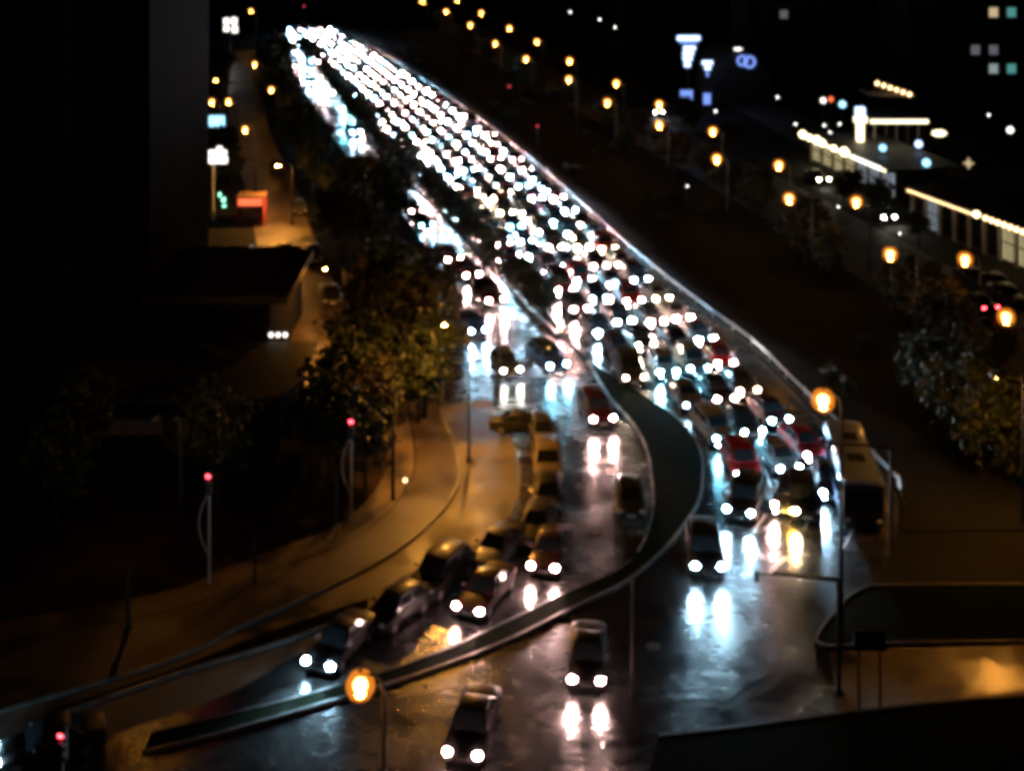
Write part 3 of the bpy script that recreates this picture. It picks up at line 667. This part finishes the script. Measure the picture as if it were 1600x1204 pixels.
signal(549, 815, 657, 'red traffic signal on pale pole, farther one near the curving pavement')
signal(98, 1330, 1144, 'red traffic signal low at the left bottom corner', arch=False)
def plain_pole(px, py, top, label, r=.06, cap=True):
    b = G(px, py); s_ = (py - VH) / CH; hgt = (py - top) / s_
    t = empty('pole', (b.x, b.y, 0)); tag(t, label, 'pole')
    MB().tube([(0, 0, 0), (0, 0, hgt * .5), (0, 0, hgt)], [r * 1.3, r, r * .8], 8).obj('shaft', M['darkpole'], t)
    MB().lathe([(r * 2.4, 0), (r * 2.4, .06), (r * 1.5, .2)], 8).obj('base', M['darkpole'], t)
    MB().lathe([(r * .9, 0), (r * 1.1, .05), (r * .2, .12)], 8, (0, 0, hgt)).obj('cap', M['darkpole'], t)
    return t
plain_pole(988, 1086, 905, 'slim dark pole standing alone on the dark junction')
plain_pole(614, 782, 655, 'dark pole beside the lit corner path', .09)
plain_pole(525, 842, 742, 'dark pole between the two red signals', .06)
plain_pole(398, 915, 842, 'short dark pole right of the bowed signal', .07)
plain_pole(200, 985, 890, 'short thick dark pole on the left brown corner', .12)
def mast(px, py, top, arm_px, label):
    b = G(px, py); s_ = (py - VH) / CH; hgt = (py - top) / s_; al = arm_px / s_
    t = empty('mast_arm', (b.x, b.y, 0)); tag(t, label, 'mast')
    MB().tube([(0, 0, 0), (0, 0, hgt * .5), (0, 0, hgt)], [.13, .11, .09], 8).obj('pole', M['darkpole'], t)
    MB().tube([(0, 0, hgt - .05), (al * .5, 0, hgt + .12), (al, 0, hgt + .2)], [.08, .06, .05], 8).obj('arm', M['darkpole'], t)
    MB().box(al - .02, al + .2, -.08, .1, hgt - .15, hgt + .38).obj('signal_head', M['trim'], t)
    MB().lathe([(.26, 0), (.26, .06), (.16, .2)], 8).obj('base', M['darkpole'], t)
mast(1392, 868, 698, -98, 'dark signal mast whose arm crosses the bus roof')
mast(1311, 1082, 903, -132, 'dark signal mast whose arm reaches left over the junction')
def board(px0, px1, py, top, label):
    a, b = G(px0, py), G(px1, py); s_ = (py - VH) / CH; hgt = (py - top) / s_
    t = empty('sign_board', ((a.x + b.x) / 2, a.y, 0)); tag(t, label, 'sign')
    hw = (b.x - a.x) / 2
    for s in (-1, 1): MB().tube([(s * hw, 0, 0), (s * hw, 0, hgt)], .05, 7).obj('post', M['darkpole'], t)
    MB().box(-hw - .25, hw + .25, -.03, .03, hgt - .9, hgt).obj('panel', M['trim'], t)
board(1342, 1375, 1116, 985, 'dark sign board on two posts before the amber side street')

# ------------------------------------------------------------------ trees
def tree_meshes(seed, hgt, cr, leaf, n_cl=34, n_lf=56, lmat='leaf', trunk_f=.34):
    r = random.Random(seed); tm = MB(); th = hgt * trunk_f
    tm.tube([(0, 0, 0), (r.uniform(-.1, .1), r.uniform(-.1, .1), th), (r.uniform(-.25, .25), r.uniform(-.25, .25), hgt * .72)], [.17, .12, .045], 6)
    cm = MB(); cz = (hgt + th) / 2; rz = (hgt - th * .8) / 2
    for c in range(n_cl):
        while True:
            u = Vector((r.uniform(-1, 1), r.uniform(-1, 1), r.uniform(-1, 1)))
            if .25 < u.length < 1: break
        c0 = Vector((u.x * cr, u.y * cr, cz + u.z * rz)) * r.uniform(.92, 1.08)
        if c % 4 == 0:
            tm.tube([(0, 0, th * r.uniform(.8, 1.4)), ((c0.x) * .5, c0.y * .5, (th + c0.z) / 2 + .1), tuple(c0)], [.07, .045, .015], 5)
        s0 = r.uniform(.35, .62) * cr * .62
        for q in range(n_lf):
            d = Vector((r.gauss(0, 1), r.gauss(0, 1), r.gauss(0, .75))) * s0 * .55
            p = c0 + d; a = Vector((r.gauss(0, 1), r.gauss(0, 1), r.gauss(0, 1))).normalized()
            b = a.cross(Vector((r.gauss(0, 1), r.gauss(0, 1), r.gauss(0, 1)))).normalized(); l = leaf * r.uniform(.6, 1.3)
            cm.add([p - a * l, p + b * l * .45, p + a * l, p - b * l * .45], [(0, 1, 2, 3)])
    return tm.mesh('trunk', M['bark'], True), cm.mesh('crown', M[lmat], False, False)
TV = [tree_meshes(11, 6.2, 2.0, .26), tree_meshes(12, 5.2, 1.8, .24), tree_meshes(13, 7.4, 2.4, .28), tree_meshes(14, 6.6, 2.1, .26, lmat='leaf_dry'), tree_meshes(15, 4.2, 1.7, .22, trunk_f=.22)]
CLEAR = [(475, 112, 30), (487, 140, 26), (557, 222, 32), (660, 350, 42), (712, 410, 36), (745, 440, 40), (780, 480, 40), (750, 520, 18), (1548, 478, 26)]     # gaps in the foliage where cars on the service road show through
def blocks(x, y, v, s):
    sc_ = FP / y; px = 800 + x * sc_; pb = VH + CH * sc_; hh, rr = ((6.2, 2.0), (5.2, 1.8), (7.4, 2.4), (6.6, 2.1), (4.2, 1.7))[v]
    return any(abs(px - cx) < rr * s * sc_ * .8 + cr * .6 and pb - hh * s * sc_ - cr * .5 < cy_ < pb + cr * .3 for cx, cy_, cr in CLEAR)
def tree(x, y, v, s, label, group, z=.1):
    t = empty('tree', (x, y, z), rnd.uniform(0, 6.28)); t.scale = (s, s, s * rnd.uniform(.92, 1.1)); tag(t, label, 'tree', group)
    use('trunk', TV[v][0], t); use('crown', TV[v][1], t); return t
def along(A, B, n, y0, y1, f0, f1, vs, s0, s1, what, group):
    pts = []
    for i in range(n):
        y = y0 + (y1 - y0) * ((i + rnd.uniform(.1, .9)) / n) ** 1.25
        ax = min(A, key=lambda p: abs(p.y - y)).x; bx = min(B, key=lambda p: abs(p.y - y)).x
        pts.append((y, ax + (bx - ax) * rnd.uniform(f0, f1)))
    pts = [q for q in ((y, x, rnd.choice(vs), rnd.uniform(s0, s1)) for y, x in sorted(pts)) if not blocks(q[1], q[0], q[2], q[3])]
    for i, (y, x, v_, s_) in enumerate(pts):
        tree(x, y, v_, s_, f'dark leafy tree, {ordinal(i + 1)} from the near end of the {what}', group)
along(sR, mL, 62, 111, 285, -.1, .45, [1, 4, 1, 4, 4], .58, .85, 'strip between jam and service road', 'trees on the planted strip')
along(offset(fc, 3.3), sL, 66, 97, 262, .08, .95, [0, 2, 3, 2, 0], .8, 1.15, 'belt left of the service road', 'trees in the left belt')
rA = [p + Vector((1.5, 0)) for p in offset(rc, -6)]
def scatter(n, fn, vs, s0, s1, what, group):
    pts = [q for q in ((x, y, rnd.choice(vs), rnd.uniform(s0, s1)) for x, y in sorted([fn() for _ in range(n)], key=lambda p: p[1])) if not blocks(*q)]
    for i, (x, y, v_, s_) in enumerate(pts):
        tree(x, y, v_, s_, f'dark leafy tree, {ordinal(i + 1)} nearest of the {what}', group)
def rx(y): return min(rc, key=lambda p: abs(p.y - y)).x
def f1():
    y = 90 + 240 * rnd.random() ** 1.3; return (rx(y) - rnd.uniform(5.6, 9.5), y)
scatter(44, f1, [0, 1, 3, 4], .7, 1.0, 'trees this side of the far road', 'trees this side of the far road')
def f2():
    y = 126 + 200 * rnd.random() ** .8; return (rx(y) + rnd.uniform(6.0, 7.2), y)
scatter(36, f2, [0, 1, 3, 4], .5, .8, 'trees between far road and shops', 'trees between far road and shops')
def f3():
    return (rnd.uniform(28.5, 34), rnd.uniform(80, 95))
scatter(14, f3, [0, 2, 4], .6, .9, 'grove right of the guardrail lamp', 'grove at the right')
def f4():
    y = rnd.uniform(88, 101); return (rnd.uniform(-9.8, -5.8) - (y - 90) * .1, y)
scatter(9, f4, [2, 0, 3], .8, 1.1, 'grove between frontage lane and bend', 'grove at the left corner')
def f5():
    return (rnd.uniform(-38, -17), rnd.uniform(74, 83))
scatter(11, f5, [0, 2, 1], .7, 1.0, 'grove below the dark tower', 'grove below the tower')
def f7():
    y = rnd.uniform(79, 92); return (rnd.uniform(-13.5, -8.8), y)
scatter(7, f7, [0, 3, 2], .75, 1.0, 'trees on the corner lawn by the farther signal', 'trees on the corner lawn')
def f6():
    y = rnd.uniform(150, 270); return (min(fc, key=lambda p: abs(p.y - y)).x - rnd.uniform(3.6, 9), y)
scatter(22, f6, [0, 1, 3], .7, 1.0, 'trees between frontage lane and tower', 'trees beyond the kiosk')
# low clipped bushes on the bare embankment
bm_ = MB()
bmesh_v = [tree_meshes(40 + i, 1.3, 1.0, .16, 12, 36, trunk_f=.1) for i in range(2)]
for i, y in enumerate(sorted(90 + 200 * rnd.random() ** 1.2 for _ in range(34))):
    xr = min(mR, key=lambda p: abs(p.y - y)).x; x = xr + rnd.uniform(2.0, max(2.5, rx(y) - 10 - xr))
    t = empty('bush', (x, y, .1), rnd.uniform(0, 6)); tag(t, f'low dark bush, {ordinal(i + 1)} nearest on the open ground beyond the guardrail', 'bush', 'bushes beyond the guardrail')
    v = rnd.randrange(2); use('trunk', bmesh_v[v][0], t); use('crown', bmesh_v[v][1], t)

# ------------------------------------------------------------------ left tower and low roofs
def window_grid(t, origin, ux, n, w_, h_, cols, rows, x0, dx, z0, dz, lit={}, fm='frame'):
    """windows on a wall: origin at the wall's foot, ux along the wall, n outward."""
    ang = math.atan2(ux[1], ux[0])
    fr = MB().box(-w_ / 2 - .08, w_ / 2 + .08, -.05, .0, -.08, 0).box(-w_ / 2 - .08, w_ / 2 + .08, -.05, .0, h_, h_ + .08).box(-w_ / 2 - .08, -w_ / 2, -.05, 0, 0, h_).box(w_ / 2, w_ / 2 + .08, -.05, 0, 0, h_).mesh('window_frame', M[fm])
    pn = MB().box(-w_ / 2, w_ / 2, -.02, 0, 0, h_).mesh('window_pane', M['window'])
    for c in range(cols):
        for r_ in range(rows):
            p = Vector(origin) + Vector((ux[0], ux[1], 0)) * (x0 + dx * c)
            f = use('window', fr, t, (p.x - 0, p.y, z0 + dz * r_), (0, 0, ang))
            q = use('pane', pn, f, (0, 0, 0))
            m_ = lit.get((c, r_))
            if m_: q.material_slots[0].link = 'OBJECT'; q.material_slots[0].material = M[m_]
tx = -28.3; ty0, ty1 = 100.0, 119.5
tw = empty('apartment_tower', (tx, ty0, 0)); tw.location = (0, 0, 0)
tag(tw, 'tall black apartment tower filling the upper left', 'building')
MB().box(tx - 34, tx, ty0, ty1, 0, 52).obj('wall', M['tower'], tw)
MB().box(tx - 13.2, tx - 6, ty0 - .35, ty0 - .002, 6, 52).obj('recessed_bay', M['tower_blue'], tw)
window_grid(tw, (tx - 34, ty0, 0), (1, 0), (0, -1), 1.5, 1.5, 7, 9, 2, 3.0, 4.2, 3.0, lit={})
for px, py, s in ((41, 180, .25), (28, 258, .35), (52, 256, .35)):
    p = W(px, py, ty0 - .04); MB().box(p.x - s, p.x + s, ty0 - .06, ty0 - .04, p.z - s * .7, p.z + s * .7).obj('lit_pane', M['lit_win_dim'], tw)
lo = empty('low_building', (0, 0, 0)); tag(lo, 'low flat roofed dark building with white canopy lights beside the tower', 'building')
MB().box(-28, -18.4, 97.2, 112, 0, 6.0).obj('wall', M['tower'], lo)
MB().box(-28, -16.9, 96.4, 109, 6.02, 6.6).obj('roof', M['roofing'], lo)
for k in range(3):
    p = W(424 + k * 11, 526 + k * 1.5, 97.1); MB().lathe([(.08, -.15), (.2, 0), (.08, .15)], 8, (p.x, 97.0, max(p.z, 3.5))).obj('canopy_light', M['sign_white'], lo)
p = W(393, 378, 109.5)
l2 = empty('annexe', (0, 0, 0)); tag(l2, 'lower dark annexe with rounded awning below the canopy lights', 'building')
MB().box(-30, -15.6, 86, 96.3, 0, 2.9).obj('wall', M['tower'], l2)
MB().prism([(-30.3, 85.5), (-16.5, 85.5), (-15.3, 86.6), (-14.7, 88.5), (-14.7, 96.1), (-30.3, 96.1)], 2.92, 3.3).obj('roof', M['roofing'], l2)
window_grid(l2, (-30, 86, 0), (1, 0), (0, -1), 2.2, 1.5, 4, 1, 2, 3.4, .8, 3)
MB().box(-26.8, -22.8, 85.2, 85.45, 1.0, 2.0).obj('name_board', M['concrete'], l2)
p = W(273, 554, 99.6); sb = empty('wall_light', (p.x, 99.9, p.z)); tag(sb, 'small white wall light on the tower near its foot', 'wall light')
MB().box(-.12, .12, -.02, .08, -.2, .2).obj('bracket', M['hood'], sb); MB().lathe([(.08, -.12), (.2, 0), (.1, .1)], 8, (0, -.14, 0)).obj('bulb', M['white_lamp'], sb)

# ------------------------------------------------------------------ signs at upper left
def rect(m, a, b, Y, t, name, mt, th=.15, base=None):
    p, q = W(*a, Y), W(*b, Y); bx = base if base is not None else Vector((0, 0, 0))
    return MB().box(p.x - bx.x, q.x - bx.x, Y - th - bx.y, Y - bx.y, q.z, p.z).obj(name, mt, t)
def sign(name, base_px, label, panels, pole=None, cat='sign', th=.15):
    b = G(*base_px); Y = b.y; t = empty(name, (b.x, b.y, 0)); tag(t, label, cat)
    for nm, a, c, mt in panels: rect(None, a, c, Y, t, nm, M[mt], th, b)
    if pole:
        p = W(pole[0], pole[1], Y)
        MB().tube([(p.x - b.x, .05, 0), (p.x - b.x, .05, p.z)], pole[2], 8).obj('pole', M[pole[3]], t)
    return t
sign('lit_panel', (360, 92), 'white sign of four bright squares at upper left', [('panel', (350, 29), (358, 38), 'sign_white'), ('panel', (362, 28), (370, 38), 'sign_white'), ('panel', (350, 41), (358, 49), 'sign_white'), ('panel', (363, 41), (371, 51), 'sign_white')], (360, 30, .15, 'darkpole'))
sign('lit_panel', (339, 262), 'icy blue lit box sign beside the tower edge', [('panel', (327, 181), (351, 197), 'sign_cyan')], (339, 182, .12, 'darkpole'), th=.5)
sign('lit_panel', (333, 345), 'white lit two-tier sign on pale pole beside the tower', [('upper_panel', (326, 235), (354, 241), 'sign_white'), ('lower_panel', (325, 244), (355, 254), 'sign_white'), ('lamp', (340, 229), (347, 234), 'sign_white')], (333, 236, .16, 'sign_white_dim' if 'sign_white_dim' in M else 'pale_pole'), th=.4)
sign('lit_panel', (345, 352), 'small green neon sign beside the pale pole', [('tube', (342, 301), (345, 307), 'sign_green'), ('tube', (347, 309), (352, 315), 'sign_green'), ('tube', (348, 320), (353, 323), 'sign_green')], (349, 305, .06, 'darkpole'))
# kiosk with red fascia
kb = G(391, 352); kk = empty('kiosk', (kb.x, kb.y, 0)); tag(kk, 'amber lit kiosk with glowing red fascia on the frontage lane', 'kiosk')
MB().box(-1.35, 1.35, 0, 2.2, 0, 3.0).obj('wall', M['shop_wall'], kk); MB().box(-1.5, 1.5, -.3, 2.3, 3.02, 3.2).obj('roof', M['brown'], kk)
MB().box(-1.3, 1.3, -.16, -.004, 2.2, 3.0).obj('fascia', M['sign_red'], kk); MB().box(-.9, .9, -.05, -.004, .9, 2.0).obj('shutter', M['concrete'], kk)
MB().box(-1.45, -1.36, -.25, 2.2, 0, 3.0).obj('side_panel', M['red_sheet'], kk); MB().box(1.36, 1.45, -.25, 2.2, 0, 3.0).obj('side_panel', M['red_sheet'], kk)
for i, (px, py, m_) in enumerate([(393, 392, 'sign_white'), (424, 418, 'sign_blue_dim')]):
    sign('small_sign', (px, py + 26), ['tiny white lit plate above the low roofs', 'tiny blue lit plate above the low roofs'][i], [('panel', (px - 3, py - 8), (px + 3, py + 4), m_)], (px, py, .04, 'darkpole'), th=.1)

# ------------------------------------------------------------------ right hand background
sign('totem_sign', (1075, 168), 'tall blue lit totem with wide top bar and narrowing tiers', [('top_bar', (1058, 56), (1093, 63), 'sign_blue'), ('bar_base', (1062, 64), (1089, 68), 'sign_blue_dim'), ('tier', (1068, 72), (1086, 78), 'sign_blue'), ('tier', (1067, 80), (1083, 86), 'sign_blue'), ('tier', (1067, 88), (1081, 94), 'sign_blue'), ('tier', (1069, 96), (1078, 104), 'sign_blue')], (1075, 60, .15, 'darkpole'), th=.6)
tb = sign('totem_sign', (1105, 168), 'short blue lit sign tapering downward right of the totem', [('panel', (1097, 95), (1113, 101), 'sign_blue'), ('panel', (1101, 103), (1110, 109), 'sign_blue'), ('panel', (1103, 112), (1107, 119), 'sign_blue_dim')], (1105, 97, .12, 'darkpole'), th=.5)
sign('lit_panel', (1075, 172), 'dim blue glowing panel standing in for the totem reflection on wet ground', [('panel', (1063, 141), (1082, 156), 'sign_blue_dim')], (1072, 145, .1, 'darkpole'))  # wet-ground reflections of the two blue signs, made as glowing panels
sign('lit_panel', (1105, 174), 'dim blue glowing panel standing in for the short tapering sign reflection', [('panel', (1099, 146), (1110, 163), 'sign_blue_dim')], (1105, 150, .1, 'darkpole'))
# hall with blue ring logo
hb = G(1160, 165); Yh = hb.y; hl = empty('hall', (0, 0, 0)); tag(hl, 'dark arched hall carrying a blue ring shaped lit logo', 'building')
p0, p1 = W(1112, 165, Yh), W(1205, 165, Yh); prof = []
for q in range(13):
    t = q / 12; prof.append((p0.x + (p1.x - p0.x) * t, 5.0 + 4.2 * math.sin(math.pi * t) ** .8))
vs = [(x, Yh, z) for x, z in prof] + [(x, Yh, 0) for x, z in prof[::-1]]
vs2 = [(x, Yh + 18, z) for x, y, z in vs]; n = len(vs)
MB().add(vs + vs2, [tuple(range(n)), tuple(range(2 * n - 1, n - 1, -1))] + [(i, (i + 1) % n, n + (i + 1) % n, n + i) for i in range(n)]).obj('shell', M['tower_blue'], hl)
for cx, cyy, rr in ((1160, 95, 1.0), (1171, 97, 1.1)):
    c = W(cx, cyy, Yh - .25)
    MB().add(*loft([[(c.x + (rr if j in (0, 3) else rr * .6) * math.cos(2 * math.pi * k / 14), c.y - (0 if j < 2 else .12), c.z + (rr if j in (0, 3) else rr * .6) * math.sin(2 * math.pi * k / 14)) for k in range(14)] for j in (0, 1, 2, 3, 0)], cap=False)).obj('logo_ring', M['sign_blue_dim'], hl)
c = W(1153, 77, Yh - .3); MB().lathe([(.2, -.2), (.5, 0), (.2, .2)], 8, (c.x, c.y, c.z), sx=1.6).obj('flood_light', M['sign_white'], hl)
# shop row 1 : lit fascia with bulbs
def shop_row(A, B, hgt, label, bays, bulbs, fronts, dep=9.0, bulb_r=.4, fascia='strip_warm'):
    a, b = G(*A), G(*B); d = (b - a); L = d.length; ang = math.atan2(d.y, d.x)
    t = empty('shop_row', (a.x, a.y, 0), ang); tag(t, label, 'building')     # local +x along front, front faces local -y or +y
    s = 1.0
    MB().box(0, L, .4, dep, 0, hgt).obj('wall', M['shop_wall'], t); MB().box(-.4, L + .4, -.9, dep + .3, hgt + .02, hgt + .3).obj('roof', M['roofing'], t)
    if fascia: MB().box(0, L, -1.0, -.92, hgt + .02, hgt + .28).obj('fascia', M[fascia], t)
    bw = L / bays
    for k in range(bays):
        fm = fronts[(bays - 1 - k) % len(fronts)]; f = MB().box(k * bw + .25, (k + 1) * bw - .25, .33, .38, .3, hgt - .3).obj('shop_window', M[fm], t)
        MB().box(k * bw + .25, (k + 1) * bw - .25, .26, .32, hgt * .5 - .06, hgt * .5 + .06).obj('transom', M['frame'], f)
        for q in range(1, 4):
            xx = k * bw + .25 + (bw - .5) * q / 4; MB().box(xx - .05, xx + .05, .25, .318, .3, hgt - .3).obj('mullion', M['frame'], f)
        MB().box(k * bw - .22, k * bw + .22, .05, .45, 0, hgt).obj('pillar', M['concrete'], t)
    for x, m_, r_ in bulbs:
        MB().lathe([(r_ * .4, -r_ * .8), (r_, 0), (r_ * .4, r_ * .8)], 8, ((1 - x) * L, -1.2, hgt + .1 + r_ * .6), sx=1.3).obj('roof_light', M[m_], t)
    return t
shop_row((1266, 252), (1395, 312), 3.3, 'long low shop row with glowing cream roof lights and yellow lit glass', 7,
         [(.99, 'sign_warm', .55), (.90, 'sign_warm', .45), (.80, 'sign_warm', .6), (.73, 'sign_warm', .5), (.58, 'sign_warm', .4), (.45, 'sign_warm', .6)] + [(.05 + .048 * k, 'sign_white', .30) for k in range(7)],
         ['shopfront_cool', 'shopfront_cool', 'shopfront_cool', 'shopfront', 'shopfront', 'shopfront', 'shopfront']).rotation_euler.z += 0
shop_row((1424, 352), (1640, 440), 4.0, 'nearer long dark shop row edged with small cream roof lights', 9,
         [(.02 + .042 * k, 'strip_amber', .26) for k in range(9)] + [(.42, 'sign_warm', .35)] + [(.45 + .02 * k, 'strip_amber', .11) for k in range(26)],
         ['shopfront', 'shopfront', 'shopfront', 'window', 'window', 'window', 'window', 'sign_blue_faint' if 'sign_blue_faint' in M else 'shopfront_cool', 'window'], fascia=None)
# fuel station totem and canopy
sign('station_totem', (1343, 262), 'pale lit upright totem with bluish box on top behind the shops', [('top_box', (1336, 167), (1349, 180), 'sign_blue'), ('collar', (1334, 182), (1352, 190), 'strip_warm'), ('column', (1338, 191), (1347, 236), 'strip_warm')], None, th=.9)
cb = G(1408, 262); Yc = cb.y; cn = empty('station_canopy', (0, 0, 0)); tag(cn, 'flat fuel station canopy with glowing cream edge strip', 'canopy')
a, b = W(1360, 192, Yc), W(1450, 184, Yc)
MB().box(a.x, b.x, Yc, Yc + 7, a.z - .1, a.z + .45).obj('roof', M['concrete'], cn)
MB().box(a.x, b.x, Yc - .1, Yc - .004, a.z - .05, a.z + .4).obj('edge_strip', M['strip_warm'], cn)
for fx in (.12, .5, .88):
    for yy in (1.2, 5.8): MB().tube([(a.x + (b.x - a.x) * fx, Yc + yy, 0), (a.x + (b.x - a.x) * fx, Yc + yy, a.z - .1)], .16, 8).obj('column', M['concrete'], cn)
# dark high rise blocks far right
def block(name, x0, x1, y0, dep, hgt, label, cols, rows, lit, m='tower_blue'):
    t = empty(name, (x0, y0, 0)); t.location = (0, 0, 0); tag(t, label, 'building')
    MB().box(x0, x1, y0, y0 + dep, 0, hgt).obj('wall', M[m], t); MB().box(x0 - .2, x1 + .2, y0 - .2, y0 + dep + .2, hgt + .02, hgt + .8).obj('parapet', M['tower'], t)
    window_grid(t, (x0, y0 - .003, 0), (1, 0), (0, -1), 1.6, 1.7, cols, rows, 2.2, (x1 - x0 - 4.4) / (cols - 1), 3.4, 3.4, lit)
    return t
block('high_rise', 72, 96, 232, 20, 58, 'dark high rise at the right edge with teal and white lit windows', 7, 11, {(3, 1): 'lit_win_dim', (4, 0): 'lit_win', (5, 0): 'lit_win_teal', (4, 3): 'lit_win_warm', (5, 3): 'lit_win_teal', (4, 1): 'lit_win_dim'})
block('high_rise', 48, 66, 262, 20, 50, 'second dark high rise left of the lit windowed one', 6, 10, {(2, 2): 'lit_win_dim'})
block('high_rise', 28, 42, 330, 20, 44, 'farthest dark high rise behind the blue totem', 5, 9, {})
# orange lamp string on a terrace
tr = G(1395, 200); Yt = tr.y; te = empty('terrace', (0, 0, 0)); tag(te, 'raised terrace with a short row of orange bulbs', 'terrace')
a, b = W(1370, 130, Yt), W(1420, 147, Yt)
MB().box(a.x - 1, b.x + 1, Yt + .5, Yt + 6, 0, b.z - .4).obj('wall', M['tower'], te); MB().box(a.x - 1.2, b.x + 1.2, Yt - .2, Yt + 6.2, b.z - .38, b.z - .15).obj('deck', M['concrete'], te)
for k in range(6):
    q = a.lerp(b, k / 5); MB().lathe([(.1, -.3), (.36, 0), (.1, .3)], 8, (q.x, Yt - .3, q.z)).obj('bulb', M['strip_amber'], te)
    MB().tube([(q.x, Yt - .1, b.z - .4), (q.x, Yt - .1, q.z)], .05, 6).obj('stem', M['darkpole'], te)
# small lamps and lit plates between the trees
SM = [(891, 19, 'white_lamp'), (937, 31, 'white_lamp'), (961, 43, 'white_lamp'), (1035, 217, 'white_lamp'), (1074, 291, 'white_lamp'), (1118, 174, 'white_lamp'), (1215, 152, 'white_lamp'), (1243, 194, 'white_lamp'), (1288, 196, 'white_lamp'),
      (1297, 207, 'white_lamp'), (1312, 194, 'white_lamp'), (1310, 323, 'white_lamp'), (1406, 365, 'white_lamp'), (1233, 332, 'white_lamp'), (1368, 248, 'white_lamp'), (1410, 445, 'white_lamp'), (623, 272, 'white_lamp'), (521, 145, 'white_lamp'), (840, 197, 'red_faint'), (796, 135, 'red_faint'), (475, 10, 'red_faint'), (1545, 180, 'white_lamp'), (633, 750, 'strip_amber'), (875, 513, 'amber_lamp')]
for i, (px, py, m_) in enumerate(SM):
    hgt = 3.2 if py < 600 else .9; p = G(px, py, hgt); t = empty('post_lamp', (p.x, p.y, 0)); rr = .13 if py > 600 else .09 + .0005 * max(0, 300 - py)
    if m_ == 'red_faint': lb = ['faint red lamp low on the embankment', 'fainter red lamp up the embankment', 'red lamp above the head of the jam'][i - 18]
    elif m_ == 'amber_lamp': lb = 'amber beacon on the near tip of the planted strip'
    elif py > 600: lb = 'small bollard lamp on the lit corner path'
    elif px < 640: lb = 'tiny white lamp in the strip beside the jam, ' + ('farther' if py < 200 else 'nearer')
    else: lb = f'tiny white post lamp, {ordinal(sum(1 for q in SM if q[2] == "white_lamp" and 640 < q[0] and q[1] < 600 and q[0] <= px))} from left among the far trees'
    tag(t, lb, 'lamp', 'small post lamps')
    MB().tube([(0, 0, 0), (0, 0, hgt - rr)], .04, 6).obj('post', M['darkpole'], t)
    MB().lathe([(rr * .4, -rr * .9), (rr, 0), (rr * .4, rr * .9)], 8, (0, 0, hgt)).obj('glow_shell', M[m_], t)
PL = [(1286, 157, 5, 'sign_white', 'small round white lit plate left of the shop totem'), (1298, 155, 5, 'sign_red', 'small red lit plate left of the shop totem'), (1316, 163, 7, 'sign_cyan', 'small icy lit plate left of the shop totem'), (1379, 231, 7, 'sign_cyan', 'pale blue lit plate right of the shop totem'),
      (1435, 225, 7, 'sign_blue', 'upper blue lit plate right of the station canopy'), (1447, 254, 8, 'sign_cyan', 'lower blue round lit plate right of the station canopy'), (1467, 208, 10, 'strip_warm', 'yellow lit plate right of the station canopy'), (1513, 255, 9, 'lit_win_warm', 'cream star shaped lit plate above the nearer shop row'), (1578, 203, 6, 'sign_white', 'white lit plate near the right edge')]
for px, py, r_, m_, lb in PL:
    b = G(px, py + 55); Y = b.y; p = W(px, py, Y); rr = r_ * .8 * Y / FP
    t = empty('lit_plate', (b.x, b.y, 0)); tag(t, lb, 'sign')
    nn = 8 if 'star' in lb else 12
    pts = [(rr * (1.25 if k % 2 == 0 else .55) if 'star' in lb else rr) for k in range(nn)]
    MB().add(*loft([[(pts[k] * math.cos(2 * math.pi * k / nn) * (1.4 if 'yellow' in lb else 1), y_, pts[k] * math.sin(2 * math.pi * k / nn) * (.6 if 'yellow' in lb else 1) + p.z) for k in range(nn)] for y_ in (-.2, 0)])).obj('face', M[m_], t)
    MB().tube([(0, .08, 0), (0, .08, p.z)], .07, 6).obj('pole', M['darkpole'], t)

# ------------------------------------------------------------------ haze
if HAZE > 0:
    hz = MB().box(-520, 520, -80, 920, -1.0, 66).obj('haze', None); tag(hz, kind='stuff')
    m = bpy.data.materials.new('haze'); m.use_nodes = True; n = m.node_tree.nodes; l = m.node_tree.links
    for x in list(n):
        if x.type != 'OUTPUT_MATERIAL': n.remove(x)
    v = n.new('ShaderNodeVolumePrincipled'); v.inputs['Color'].default_value = (.9, .92, .95, 1); v.inputs['Density'].default_value = HAZE; v.inputs['Anisotropy'].default_value = .85
    l.new(v.outputs[0], n['Material Output'].inputs['Volume']); hz.data.materials.append(m)
